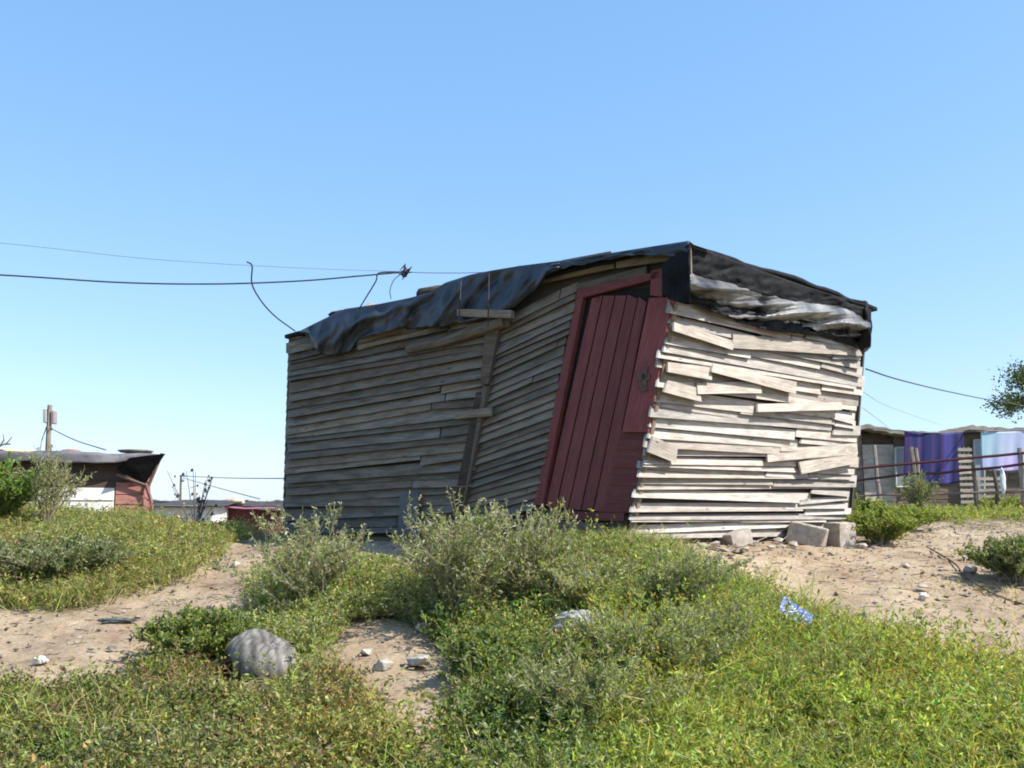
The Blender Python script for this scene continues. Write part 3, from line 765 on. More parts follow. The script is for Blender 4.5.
a = Acc(); B = area_pts(17000, -5, 1, 4.2, 7.6, lambda X, Y, Z: NB(X, Y, Z) & R_OLIVE(X, Y, Z) & clump(X, Y, 61, .30))
B = B[:6500]; sprigs(a, B, .06, .9, 9, .028, .014, OLIVE, [4, 4, 3, 1.5, 3])
B, H, t = clusters(660, 24, -5, 1, 4.2, 7.6, lambda X, Y, Z: NB(X, Y, Z) & R_OLIVE(X, Y, Z), .12, (.07, .36), 1)
sprigs(a, B, H, .75, 14, .030, .015, OLIVE+GREEN[:1], [4, 4, 4, 1.3, 3, 2.5], t)
B, H, t = clusters(150, 16, -5, 1, 4.2, 7.2, lambda X, Y, Z: NB(X, Y, Z) & R_OLIVE(X, Y, Z), .07, (.12, .34), 2); tufts(a, B, H, t, LUSH+STRAW[:2], [3, 2, 2, 2, 2, 2])
tag(a.build('creeping_weeds', M['leaf']), 'olive and reddish creeping weeds covering the lower left of the bank', 'weeds', kind='stuff')
# bright green growth, lower right
a = Acc(); B = area_pts(21000, -.4, 5.8, 4.2, 9, lambda X, Y, Z: NB(X, Y, Z) & R_GREEN(X, Y, Z) & clump(X, Y, 63, .22))
B = B[:7000]; sprigs(a, B, .07, .8, 9, .034, .013, GREEN, [5, 4, 4, 2, 1])
c_ = lambda X, Y, Z: NB(X, Y, Z) & R_GREEN(X, Y, Z)
B, H, t = clusters(820, 22, -.4, 5.8, 4.2, 9, c_, .14, (.08, .46), 3)
sprigs(a, B, H, .55, 15, .036, .012, GREEN+LUSH[:2], [5, 5, 3, 2, 1, 2, 2], t, up_=1.0)
B, H, t = clusters(780, 20, -.4, 5.8, 4.2, 9, c_, .08, (.12, .42), 4); tufts(a, B, H, t, LUSH, [4, 3, 1.6, 3])
B, H, t = clusters(70, 10, -.4, 5.8, 4.2, 8, c_, .08, (.25, .5), 5); sprigs(a, B, H, .35, 20, .030, .008, GREY+GREEN[:2], [3, 3, 2, 1, 3, 3], t, up_=1.2)
tag(a.build('green_weeds', M['leaf']), 'bright green weeds and grass covering the lower right of the bank', 'weeds', kind='stuff')
# middle, darker fleshy
a = Acc(); B = area_pts(12000, -1.3, 2, 4.2, 9, lambda X, Y, Z: NB(X, Y, Z) & R_MID(X, Y, Z) & clump(X, Y, 65, .2))
B = B[:4000]; sprigs(a, B, .09, .8, 9, .034, .014, DARKG+GREEN[:2], [3, 4, 3, 1, 2, 1])
c_ = lambda X, Y, Z: NB(X, Y, Z) & R_MID(X, Y, Z)
B, H, t = clusters(400, 18, -1.3, 2, 4.2, 9, c_, .12, (.12, .40), 6); sprigs(a, B, H, .6, 16, .034, .015, DARKG+GREEN[:2]+OLIVE[:1], [2, 4, 4, 1, 3, 2, 2], t)
B, H, t = clusters(130, 14, -1.3, 2, 4.2, 9, c_, .10, (.2, .45), 12); sprigs(a, B, H, .4, 20, .032, .009, GREY+GREEN[:2], [4, 3, 3, 1, 2, 2], t, up_=1.1)
B, H, t = clusters(200, 14, -1.3, 2, 4.2, 9, c_, .08, (.15, .42), 7); tufts(a, B, H, t, LUSH+GREY[:2], [4, 3, 1, 2, 2, 1])
tag(a.build('dark_green_weeds', M['leaf']), 'darker fleshy weeds between the bare gully and the bright green growth', 'weeds', kind='stuff')
# grassy mound left
a = Acc(); B = area_pts(31000, -9, -1.9, 7, 13.2, lambda X, Y, Z: NB(X, Y, Z) & R_MOUND(X, Y, Z) & clump(X, Y, 67, .2))
n = len(B); dk = vnoise(B[:, 0]*1.1, B[:, 1]*1.1, 79)
c = palette(n, [(.26,.31,.09),(.35,.37,.13),(.42,.38,.19),(.18,.22,.07),(.36,.22,.13)], [5, 4, 2, 3, 1])
blades(a, B, rng.normal(size=(n, 3))*[.5, .5, .1]+[0, 0, 1], rng.uniform(.08, .26, n)*undul(B[:, 0], B[:, 1], 57), .008, c)
B2 = B[:11000]; sprigs(a, B2, .19*undul(B2[:, 0], B2[:, 1], 57), .7, 10, .034, .015, GREEN+OLIVE, [3, 3, 2, 3, 1, 3, 2, 3, 2, 1])
B, H, t = clusters(760, 14, -9, -1.9, 7, 13, lambda X, Y, Z: NB(X, Y, Z) & R_MOUND(X, Y, Z), .13, (.10, .34), 8); sprigs(a, B, H, .6, 12, .036, .014, OLIVE+GREEN+GREY[:2], [3, 2, 3, 2, 2, 3, 2, 2, 2, 1, 2, 1], t)
B, H, t = clusters(520, 16, -9, -1.9, 7, 13, lambda X, Y, Z: NB(X, Y, Z) & R_MOUND(X, Y, Z), .09, (.12, .36), 9); tufts(a, B, H, t, LUSH+STRAW, [2, 3, 3, 2, 2, 2, 1, 1])
tag(a.build('mound_grass', M['leaf']), 'yellow-green grass and low weeds on the mound at left', 'grass', kind='stuff')
# straw tufts
a = Acc(); B = area_pts(6500, -.5, 5, 6, 10, lambda X, Y, Z: NB(X, Y, Z) & R_STRAW(X, Y, Z))
n = len(B); blades(a, B, rng.normal(size=(n, 3))*[.4, .4, .1]+[0, 0, 1], rng.uniform(.08, .26, n), .005, palette(n, STRAW, [4, 4, 4, 1]))
B, H, t = clusters(260, 26, -.5, 5, 6, 10, lambda X, Y, Z: NB(X, Y, Z) & R_STRAW(X, Y, Z), .08, (.14, .36), 10); tufts(a, B, H, t, STRAW+LUSH[:2], [4, 4, 4, 1, 2, 2], .005)
tag(a.build('straw_grass', M['dryleaf']), 'yellowing grass in front of the doorway and along the sandy strip', 'grass', kind='stuff')
# mid left
a = Acc(); B = area_pts(5200, -3.2, -.6, 5.2, 10, lambda X, Y, Z: NB(X, Y, Z) & R_LEFTM(X, Y, Z) & clump(X, Y, 69, .55))
sprigs(a, B, .22*undul(B[:, 0], B[:, 1], 59), .6, 14, .034, .013, GREEN+GREY, [4, 4, 2, 2, 1, 3, 2, 2, 1])
k = rng.choice(len(B), 2600); blades(a, B[k], rng.normal(size=(2600, 3))*[.45, .45, .1]+[0, 0, 1], rng.uniform(.08, .22, 2600), .006, palette(2600, GREEN+STRAW, [3, 3, 1, 1, 1, 2, 2, 2, 1]))
B = area_pts(2400, -3, -.4, 4.8, 7, lambda X, Y, Z: NB(X, Y, Z) & R_REDD(X, Y, Z)); n = len(B)
blades(a, B, rng.normal(size=(n, 3))*[.6, .6, .1]+[0, 0, 1], rng.uniform(.06, .2, n), .006, palette(n, [(.42,.2,.1),(.45,.33,.16),(.25,.28,.08)], [3, 3, 2]))
B, H, t = clusters(170, 16, -3.2, -.6, 5.2, 10, lambda X, Y, Z: NB(X, Y, Z) & R_LEFTM(X, Y, Z), .11, (.12, .36), 11); sprigs(a, B, H, .5, 14, .032, .012, GREEN+GREY, [4, 4, 2, 2, 1, 3, 2, 2, 1], t)
tag(a.build('mixed_weeds', M['leaf']), 'sparse mixed weeds between the path and the bare gully', 'weeds', kind='stuff')
# sparse stragglers on bare sand and far greenery at the fence
a = Acc(); B = area_pts(9000, 2.5, 16, 11, 26, lambda X, Y, Z: frame(X, Y, Z) & ~under_shack(X, Y) & (R_FARL(X, Y, Z) | (clump(X, Y, 75, 1.02, .8) & (Y > 13))))
sprigs(a, B, .22*undul(B[:, 0], B[:, 1], 51), .8, 10, .045, .022, GREEN, [5, 5, 3, 2, 1])
tag(a.build('fence_weeds', M['leaf']), 'strip of green weeds along the foot of the far fence', 'weeds', kind='stuff')
a = Acc(); B = area_pts(900, -5, 9, 4.5, 13, lambda X, Y, Z: bare(X, Y, Z) & frame(X, Y, Z) & ~under_shack(X, Y) & clump(X, Y, 81, .95, 1.2))
n = len(B)
if n: blades(a, B, rng.normal(size=(n, 3))*[.7, .7, .1]+[0, 0, .8], rng.uniform(.03, .10, n), .006, palette(n, STRAW+GREEN[:2], [2, 2, 2, 2, 1, 1])); tag(a.build('stray_grass', M['dryleaf']), 'thin stray grass on the bare sand', 'grass', kind='stuff')
# background rough growth behind
a = Acc(); B = area_pts(7000, -28, 24, 13, 60, lambda X, Y, Z: frame(X, Y, Z) & ~under_shack(X, Y))
sprigs(a, B, .25, .9, 8, .08, .04, OLIVE+GREEN, [3, 2, 3, 1, 2, 2, 2, 2, 1, 1])
tag(a.build('background_weeds', M['leaf']), 'rough weeds on the ground behind the shacks', 'weeds', kind='stuff')

a = Acc(); B = area_pts(1500, -5, 6, 4.3, 12, lambda X, Y, Z: NB(X, Y, Z) & (vnoise(X*1.5, Y*1.5, 222) > .5)); n = len(B)
blades(a, B, rng.normal(size=(n, 3))*[.35, .35, .1]+[0, 0, 1], rng.uniform(.10, .28, n), .004, palette(n, [(.50,.42,.24),(.36,.26,.15),(.55,.50,.34)], [3, 2, 2]), bend=.25)
tag(a.build('dry_stalks', M['dryleaf']), 'dry pale stalks standing up through the weeds', 'dry stalks', kind='stuff')
# gravel and litter crumbs on the sand
a = Acc(); B = area_pts(6800, -5, 11, 4.5, 20, lambda X, Y, Z: bare(X, Y, Z) & frame(X, Y, Z) & ~under_shack(X, Y))
octv = np.array([(1,0,0),(0,1,0),(-1,0,0),(0,-1,0),(0,0,1),(0,0,-1)], float)
of = np.array([(0,1,4),(1,2,4),(2,3,4),(3,0,4),(1,0,5),(2,1,5),(3,2,5),(0,3,5)])
n = len(B); u_, v_ = proj(B[:, 0], B[:, 1], B[:, 2]); rub = (np.abs(u_-715) < 45) & (v_ < 590)
sz = rng.gamma(1.5, .0038, n)*np.where(rub, 2.3, 1)+.003; ang = rng.uniform(0, 6.28, n)
V = octv[None]*(sz[:, None]*rng.uniform(.5, 1.5, (n, 3)))[:, None]*np.array([1.3, 1, .7])+rng.normal(size=(n, 6, 3))*sz[:, None, None]*.15
ca, sa = np.cos(ang)[:, None], np.sin(ang)[:, None]
V = np.stack([V[..., 0]*ca-V[..., 1]*sa, V[..., 0]*sa+V[..., 1]*ca, V[..., 2]], -1)+B[:, None]
c = palette(n, [(.9,.85,.8),(.6,.55,.5),(1.2,1.15,1.05),(.35,.3,.27)], [5, 3, 2, 2])
a.add(V.reshape(-1, 3), (of[None]+np.arange(n)[:, None, None]*6).reshape(-1, 3), np.repeat(c, 8, 0))
tag(a.build('gravel', M['rock']), 'small stones and crumbs scattered over the bare sand', 'gravel', kind='stuff')
a = Acc(); B = area_pts(1500, -5, 11, 4.5, 18, lambda X, Y, Z: bare(X, Y, Z) & frame(X, Y, Z) & ~under_shack(X, Y)); n = len(B)
d = rng.normal(size=(n, 3))*[1, 1, .08]; blades(a, B+[0, 0, .012], d, rng.uniform(.04, .2, n), .007, palette(n, [(.3,.24,.17),(.16,.12,.08),(.42,.36,.28)], [2, 2, 1]), bend=.1)
tag(a.build('twigs', M['dryleaf']), 'dry twigs and straw bits strewn on the sand', 'twigs', kind='stuff')

# ================================================================ shrubs
def shrub(name, base, H, R, ns, nb, lpb, leafL, leafW, cols, w, label, cat='shrub', lean=(0, 0), group=None, seed=0, stemcol=(.30,.25,.17), flat=.6, blen=.28, tipcol=None, sr=.006, minang=.0, leafup=.6, start=.25):
    global rng
    keep = rng; rng = np.random.default_rng(seed)
    base = Vector(base); e = empty(name, base, label, cat, group)
    st = Acc(); lf = Acc(); b0 = np.array(base)
    LP = []; LD = []; LT = []
    for i in range(ns):
        az = rng.uniform(0, 2*math.pi); ou = math.sqrt(rng.uniform(minang, 1)); h = H*rng.uniform(.6, 1.0)*(1-flat*ou*ou*.6)
        o = np.array([math.cos(az), math.sin(az), 0])*R*ou+np.array([lean[0], lean[1], 0])*h
        t = np.linspace(0, 1, 7)[:, None]
        wob = rng.normal(size=(7, 3))*.02*H*t
        pts = b0+rng.normal(size=3)*[R*.10, R*.10, 0]+o*(t*.35+t*t*.65)+np.array([0, 0, h])*(t*1.25-.25*t*t)+wob
        tube(st, pts, sr, sr*.3, 3, stemcol)
        for j in range(nb):
            s = rng.uniform(start, .98); k = min(int(s*6), 5); f = s*6-k; p = pts[k]*(1-f)+pts[k+1]*f
            tg = pts[k+1]-pts[k]; tg /= np.linalg.norm(tg)
            d = tg*.8+rng.normal(size=3)*.55; d[2] = abs(d[2])*.8+.15; d /= np.linalg.norm(d)
            L = H*blen*rng.uniform(.5, 1.1)*(1.15-s*.55)
            tt = np.linspace(0, 1, 4)[:, None]; bp = p+d*L*tt+np.array([0, 0, .25*L])*tt*tt
            tube(st, bp, sr*.45, sr*.2, 3, stemcol)
            q = rng.uniform(.1, 1.0, lpb); LP.append(p+d*L*q[:, None]+np.array([0, 0, .25*L])*(q*q)[:, None]); LD.append(np.tile(d, (lpb, 1))); LT.append(q)
        q = rng.uniform(.35, 1, lpb); LP.append(np.stack([np.interp(q*6, range(7), pts[:, c]) for c in range(3)], 1)); LD.append(np.tile([0, 0, 1.], (lpb, 1))); LT.append(q)
    LP = np.concatenate(LP); LD = np.concatenate(LD); LT = np.concatenate(LT); n = len(LP)
    c = palette(n, cols, w)
    if tipcol is not None:
        tk = (LT > .86) & (rng.uniform(size=n) < .6); c[tk] = np.array(tipcol)*rng.uniform(.8, 1.15, (tk.sum(), 1))
    s = rng.uniform(.55, 1.25, n)
    leaves(lf, LP, rng.normal(size=(n, 3))*.75+LD*leafup, leafL*s, leafW*s, c)
    st.build('stems', M['stem'], e); lf.build('foliage', M['leaf'], e)
    rng = keep
    return e
PALE = (.50, .48, .34)
def sb(u, Y): 
    X = (u-512)/FPX*Y; return (X, Y, gz(X, Y)-.02)
shrub('twiggy_shrub', sb(318, 7.0), .76, .52, 28, 12, 11, .034, .014, GREY+GREEN[:1], [3, 2, 4, 1, 2], 'thin twiggy grey-green shrub with pale buds left of the bare gully', seed=1, tipcol=PALE, flat=.5, lean=(-.06, 0), start=.3)
shrub('twiggy_shrub', sb(462, 6.8), .90, .60, 62, 13, 13, .034, .013, GREY+GREEN[:3], [4, 2, 4, 1, 3, 2, 3], 'large grey-green shrub in front of the long wall and its crooked post', seed=2, tipcol=PALE, flat=.4, lean=(.03, 0), minang=.03, start=.12)
shrub('twiggy_shrub', sb(528, 7.0), .80, .44, 36, 12, 12, .034, .010, GREY+GREEN[:3], [4, 2, 3, 0.5, 3, 2, 3], 'feathery grey-green shrub in front of the foot of the red door', seed=3, tipcol=(.48,.50,.34), flat=.4, lean=(.02, 0), start=.12)
shrub('feathery_shrub', sb(655, 6.7), .52, .36, 44, 13, 16, .036, .009, GREY+GREEN[:3], [4, 3, 4, 0, 2, 1, 3], 'fine feathery shrub leaning right below the sandy strip in front of the end wall', seed=4, lean=(.6, 0), flat=.3, start=.12)
shrub('feathery_shrub', sb(650, 5.75), .46, .58, 75, 13, 16, .036, .010, GREY+GREEN[:3], [3, 3, 4, .5, 3, 3, 2], 'wide feathery grey-green shrub at the bottom centre in front of the white bag', seed=5, flat=.4, start=.12)
shrub('feathery_shrub', sb(580, 6.9), .44, .55, 50, 12, 14, .036, .011, GREY+GREEN[:3], [3, 3, 3, .6, 3, 3, 2], 'feathery shrub just behind the white bag in the weeds', seed=6, flat=.4, tipcol=PALE, start=.12)
shrub('feathery_shrub', sb(585, 5.15), .44, .46, 55, 13, 16, .034, .009, GREY+GREEN[:3], [4, 3, 4, .5, 3, 2, 3], 'feathery grey-green shrub nearest the camera at the bottom centre', seed=25, flat=.35, start=.12)
shrub('feathery_shrub', sb(712, 6.15), .40, .40, 42, 12, 15, .034, .009, GREY+GREEN[:3], [4, 2, 3, .5, 4, 3, 3], 'small feathery shrub among the bright green weeds below the blue packet', seed=26, flat=.35, start=.12)
shrub('round_bush', sb(212, 6.35), .36, .38, 90, 13, 16, .030, .017, GREEN[:3]+DARKG[:3], [3, 3, 3, 3, 4, 3], 'compact round green bush at the edge of the sandy path', 'bush', seed=7, flat=.75, blen=.35)
shrub('tall_shrub', sb(-2, 9.6), .70, .55, 75, 12, 13, .040, .024, [(.18,.30,.05),(.12,.2,.04),(.24,.34,.08)], [4, 3, 3], 'bright broad-leaved green bush at the left edge below the roof', 'bush', seed=8, flat=.3)
shrub('tall_shrub', sb(48, 9.6), .84, .34, 20, 12, 11, .034, .014, GREY+OLIVE[:2], [4, 3, 3, 1, 2, 2], 'tall thin greyish shrub in front of the striped low shack at left', seed=9, flat=.3, start=.35)
shrub('grey_bush', sb(66, 8.0), .40, .62, 90, 12, 14, .034, .013, GREY+DARKG[:2], [4, 3, 4, .5, 3, 3], 'spreading grey-green bush on the front of the grassy mound', 'bush', seed=10, flat=.5)
shrub('green_bush', sb(-10, 7.9), .36, .35, 40, 11, 12, .028, .012, GREY+DARKG[:2]+GREEN[:1], [3, 3, 3, .5, 2, 2, 2], 'dark grey-green bush at the left edge above the sandy path', 'bush', seed=20, flat=.5)
for i, (u, Y, H, R, sd) in enumerate(((878, 10.9, .34, .42, 11), (900, 12.6, .22, .55, 12), (862, 12.2, .34, .45, 13))):
    shrub('green_bush', sb(u, Y), H*1.15, R, 110, 12, 15, .038, .018, GREEN[:3]+[(.10,.19,.035)], [5, 5, 3, 4],
          ['lush green bush beside the pale concrete block at the end wall corner', 'low spreading green bush between the end wall corner and the far fence', 'green bush tight against the far corner of the big shack'][i], 'bush', seed=sd, flat=.6, blen=.4)
shrub('green_bush', sb(1012, 8.6), .42, .46, 90, 12, 14, .034, .016, DARKG[:3]+GREY[:2], [4, 3, 2, 2, 2], 'dark green bush at the right edge on the bare sand', 'bush', seed=14, flat=.6)
shrub('green_bush', sb(490, 6.1), .26, .40, 55, 11, 14, .028, .016, DARKG[:3]+GREEN[:2], [3, 4, 4, 2, 1], 'fleshy dark green bush on the right side of the bare gully', 'bush', seed=15, flat=.6, blen=.4)
shrub('green_bush', sb(530, 5.4), .24, .42, 55, 11, 14, .026, .015, DARKG[:3]+GREEN[:2], [4, 4, 3, 2, 1], 'fleshy dark green bush at the bottom edge near the blue-white scrap', 'bush', seed=16, flat=.6, blen=.4)
shrub('green_bush', sb(365, 8.4), .17, .34, 45, 10, 13, .026, .013, GREEN[:2]+[(.12,.22,.04)], [3, 3, 3], 'low bright green bush between the two big twiggy shrubs', 'bush', seed=17, flat=.6, blen=.4)
shrub('fence_bush', sb(916, 18.2), .85, .38, 26, 10, 11, .05, .016, GREY[:3]+DARKG[:2], [3, 2, 3, 3, 2], 'spiky grey-green plant climbing the fence post before the purple cloth', 'plant', seed=18, flat=.3)
shrub('fence_bush', sb(1000, 18.6), .42, .55, 40, 9, 11, .05, .02, GREEN[:3]+GREY[:1], [3, 3, 3, 2], 'low green bush below the pale cloth at the far fence', 'bush', seed=19, flat=.4)

# dead plant with dark seed heads on the crest
def dead_plant():
    b = Vector(sb(198, 11.3)); e = empty('dead_plant', b, 'bare dead plant with black seed heads on the crest between the low shacks', 'plant')
    r = np.random.default_rng(3); s = Acc(); h = Acc()
    for i in range(15):
        az = r.uniform(0, 6.28); R = r.uniform(.05, .42); H = r.uniform(.3, .8)
        p = [b+Vector((math.cos(az)*R*t, math.sin(az)*R*t*.6, H*t**.85)) for t in (0, .3, .6, 1)]
        tube(s, p, .007, .003, 4, (.14, .11, .11))
        for t in (.55, .75, .9, 1.0):
            if r.uniform() < .7:
                c = b+Vector((math.cos(az)*R*t, math.sin(az)*R*t*.6, H*t**.85))+Vector(r.normal(size=3)*.025)
                k = r.uniform(.011, .022); h = Acc(); h.add(octv*k*[1, 1, 1.25]+np.array(c), of, (.06, .05, .055)); h.build('seed_head', M['stem'], e)
                tube(s, [c, c+Vector((r.normal()*.03, 0, -.03))], .003, .003, 3, (.14, .11, .11))
    s.build('stems', M['stem'], e)
dead_plant()

# ================================================================ low shack at left
def plank_face(acc, p0, p1, z0, z1, n, rows, colf, lift=.03, splits=(2, 3)):
    """boards on an upright face from p0 to p1 (xy), n = outward normal"""
    p0 = Vector((p0[0], p0[1], 0)); p1 = Vector((p1[0], p1[1], 0)); n = Vector((n[0], n[1], 0)).normalized()
    for i in range(rows):
        a0 = z0+(z1-z0)*i/rows; a1 = z0+(z1-z0)*(i+1.15)/rows; k = random.choice(splits)
        cuts = [0]+sorted(random.uniform(.1, .9) for _ in range(k-1))+[1]
        for c, d in zip(cuts[:-1], cuts[1:]):
            q0 = p0.lerp(p1, c); q1 = p0.lerp(p1, d-.002); l = lift*random.uniform(.7, 1.2); dz = random.uniform(-.008, .008)
            q = [q0+n*l+up*(a0+dz), q1+n*l+up*(a0+dz), q1+n*.012+up*(a1+dz), q0+n*.012+up*(a1+dz)]
            col = colf((c+d)/2, (i+.5)/rows); prism(acc, q, [x-n*.012 for x in q], col)
def left_shack():
    Y = 17.5; A = P(-190, 500, Y); Bc = P(143, 500, Y); z0 = gz(-6, 17.5)-.1; zt = P(100, 462, Y).z
    e = empty('low_shack', (Bc.x, Y, z0), 'low shack at left with white and brown boards under a drooping dark plastic roof', 'shack')
    def rc(c, r):
        s = random.uniform(.85, 1.1); return (s, s, s)
    zs = P(100, 490, Y).z; xw = P(117, 490, Y).x; n = (0.12, -1)
    a = Acc(); plank_face(a, (A.x, Y), (xw, Y), z0, zs, n, 9, rc, splits=(1, 2), lift=.055); a.build('white_boards', M['white'], e)
    a = Acc(); plank_face(a, (xw+.01, Y), (Bc.x, Y), z0, zs+.1, n, 10, rc, splits=(1,)); a.build('brown_boards', M['brownred'], e)
    a = Acc(); plank_face(a, (A.x, Y+.03), (Bc.x, Y+.03), zs, zt, n, 3, lambda c, r: (1.0, .8, .75)); a.build('dark_boards', M['dark'], e)
    a = Acc(); plank_face(a, (Bc.x, Y), (Bc.x+.1, Y+3.6), z0, zt, (1, 0), 14, rc); a.build('side_wall', M['brownred'], e)
    a = Acc(); plank_face(a, (A.x, Y+3.7), (Bc.x+.1, Y+3.7), z0, zt, (0, 1), 14, rc); plank_face(a, (A.x, Y), (A.x, Y+3.7), z0, zt, (-1, 0), 14, rc); a.build('rear_wall', M['brownred'], e)
    # plastic roof, sagging with folds
    a = Acc(); nu, nv = 90, 22; V = []
    x0, x1 = A.x-.2, P(157, 452, Y).x
    ztop = P(100, 453, Y-.5).z
    for i in range(nu+1):
        x = x0+(x1-x0)*i/nu
        for j in range(nv+1):
            t = j/nv
            if t < .3:
                s = t/.3; y = Y-.17-.03*math.sin(x*5)-.04*fbm(np.array(x*3), np.array(s), 5, 2); droop = .17-.05*float(vnoise(np.array(x*1.3), np.array(.5), 8)); droop *= min(1, (x1-x)/.9+.1)
                z = ztop-droop*(1-s)
            else:
                s = (t-.3)/.7; y = Y-.17+s*4.1; z = ztop+.05*math.sin(s*3.1)-.15*s
            z += .05*float(fbm(np.array(x*2.2+t), np.array(t*5+x*.5), 9, 3)); V.append((x, float(y), z))
    F = [(i*(nv+1)+j, i*(nv+1)+j+1, (i+1)*(nv+1)+j+1, (i+1)*(nv+1)+j) for i in range(nu) for j in range(nv)]
    a.add(V, F); o = a.build('roof_sheet', plastic_mat('faded_plastic_sheet', (.05,.05,.06), (.20,.19,.20), rough=.5, scale=3), e, smooth=True)
    md = o.modifiers.new('thickness', 'SOLIDIFY'); md.thickness = .02
    a = Acc()   # ragged flap at the right end
    q = [P(157,453,Y-.3), P(143,484,Y-.05), P(117,470,Y-.05), P(122,458,Y-.4)]
    prism(a, q, [p+Vector((.02, .03, 0)) for p in q], (.9, .9, .9)); a.build('side_flap', M['black'], e)
    a = Acc(); tube(a, [P(116,475,Y-.12), P(145,486,Y-.12)], .028, .028, 6, (.6,.5,.45)); 
    tube(a, [P(143,484,Y-.12), P(148,500,Y-.12), P(150,522,Y-.12)], .035, .035, 6, (1, .6, .6)); tube(a, [P(157,453,Y-.2), P(146,486,Y-.1)], .03, .03, 5, (.7,.5,.45)); a.build('prop_post', M['pole'], e)
    e.rotation_euler.z = math.radians(20)
left_shack()
lump('roof_bundle', P(137, 451.5, 18.5), (.33, .25, .04), 41, M['scrap'], label='flat dark bundle near the right end of the low plastic-roofed shack at left', cat='scrap')
lump('roof_bundle', P(72, 451, 17.5), (.15, .15, .035), 42, M['brownred'], label='small brown bundle in the middle of the plastic roof of the low shack at left', cat='scrap')
hullrock('crumpled_cloth', P(104, 520, 11.3), (.09, .07, .05), 88, vary_mat('faded_pink', (.45,.25,.2), (.6,.38,.32)), 'faded reddish scrap lying in the grass of the left mound', 'scrap')

# pale low building far behind at the left edge
def far_house():
    Y = 42; z0 = gz(-21, 42)-.2; c = P(5, 455, Y)
    e = empty('thatched_hut', (c.x, Y, z0), 'small hut with a straw-coloured roof peeping over the low shack at far left', 'hut')
    a = Acc(); x0, x1, y0, y1 = c.x-1.6, c.x+1.2, Y, Y+3; zt = P(5, 462, Y).z
    for q, b in (([(x0,y0),(x1,y0)], (0,-1)), ([(x1,y0),(x1,y1)], (1,0)), ([(x1,y1),(x0,y1)], (0,1)), ([(x0,y1),(x0,y0)], (-1,0))):
        plank_face(a, q[0], q[1], z0, zt, b, 8, lambda c, r: (.9, .85, .8))
    a.build('wall', M['wood'], e)
    a = Acc(); zr = P(5, 451, Y).z; zt -= .02
    V = [(x0-.2,y0-.3,zt),(x1+.3,y0-.3,zt),(x1+.3,y1+.3,zt),(x0-.2,y1+.3,zt),(x0,(y0+y1)/2,zr+.25),(x1-.3,(y0+y1)/2,zr+.1)]
    a.add(V, [(0,1,5,4),(2,3,4,5)]); a.add(V, [(1,2,5),(3,0,4)]); a.build('roof', vary_mat('thatch', (.5,.36,.16), (.68,.52,.28)), e)
far_house()

def shed(name, u0, u1, vt, Y, depth, mt, label, rows=6, roofm='roofdark', over=.3, zb=None, col=lambda c, r: (1, 1, 1), tilt=.1, bump=.06):
    p0 = P(u0, vt, Y); p1 = P(u1, vt, Y); z0 = gz((p0.x+p1.x)/2, Y)-.3; zt = p0.z
    e = empty(name, ((p0.x+p1.x)/2, Y, z0), label, 'shack')
    a = Acc(); plank_face(a, (p0.x, Y), (p1.x, Y), z0, zt, (0, -1), rows, col)
    a.build('front_wall', M[mt], e); a = Acc()
    plank_face(a, (p1.x, Y), (p1.x, Y+depth), z0, zt, (1, 0), rows, col); plank_face(a, (p0.x, Y+depth), (p0.x, Y), z0, zt, (-1, 0), rows, col); plank_face(a, (p1.x, Y+depth), (p0.x, Y+depth), z0, zt, (0, 1), rows, col)
    a.build('side_wall', M[mt], e)
    a = Acc(); V = []; nu, nv = 40, 10
    for s_ in (0, 1):
        for i in range(nu+1):
            for j in range(nv+1):
                x = p0.x-over+(p1.x-p0.x+2*over)*i/nu; y = Y-over+(depth+2*over)*j/nv
                V.append((x, y, zt+.03+tilt*j/nv+bump*float(fbm(np.array(x*1.6), np.array(y*1.3), 31, 3))-.05*s_))
    m = (nu+1)*(nv+1); w_ = nv+1; F = []
    for i in range(nu):
        for j in range(nv):
            q = i*w_+j; F += [(q, q+w_, q+w_+1, q+1), (m+q+1, m+q+w_+1, m+q+w_, m+q)]
    for i in range(nu): q = i*w_; F.append((q, m+q, m+q+w_, q+w_)); q = i*w_+nv; F.append((q+w_, m+q+w_, m+q, q))
    for j in range(nv): q = j; F.append((q+1, m+q+1, m+q, q)); q = nu*w_+j; F.append((q, m+q, m+q+1, q+1))
    a.add(V, F); a.build('roof', M[roofm], e, smooth=True)
    return e
shed('distant_shack', 155, 212, 507, 36, 3.5, 'white', 'distant low white-walled shack with a dark roof behind the dead plant', rows=6, col=lambda c, r: (1, 1, 1), tilt=.3)
e = shed('distant_shack', 216, 276, 508, 38, 4, 'brownred', 'distant dark red shack seen left of the big shack', rows=5, col=lambda c, r: (.26, .2, .22), tilt=.25, bump=.15)
a = Acc(); tube(a, [P(216, 506, 37.5), P(245, 508.5, 37.5), P(275, 508, 37.5)], .03, .03, 5, (.5, .2, .32)); a.build('pink_edging', M['paint'], e)
shed('distant_shack', 240, 330, 504, 52, 4, 'greywood', 'furthest dark-roofed grey shack behind the dark red one', rows=5, tilt=.2, bump=.2)
shed('distant_shack', 120, 200, 503, 60, 5, 'dark', 'distant black-walled shack behind the white-walled one', rows=5, tilt=.2, bump=.2)
lump('roof_scrap', P(235, 502, 39), (.4, .3, .16), 71, vary_mat('tan_scrap', (.4,.3,.2), (.6,.48,.36)), label='tan heap on the roof of the distant dark red shack', cat='scrap')

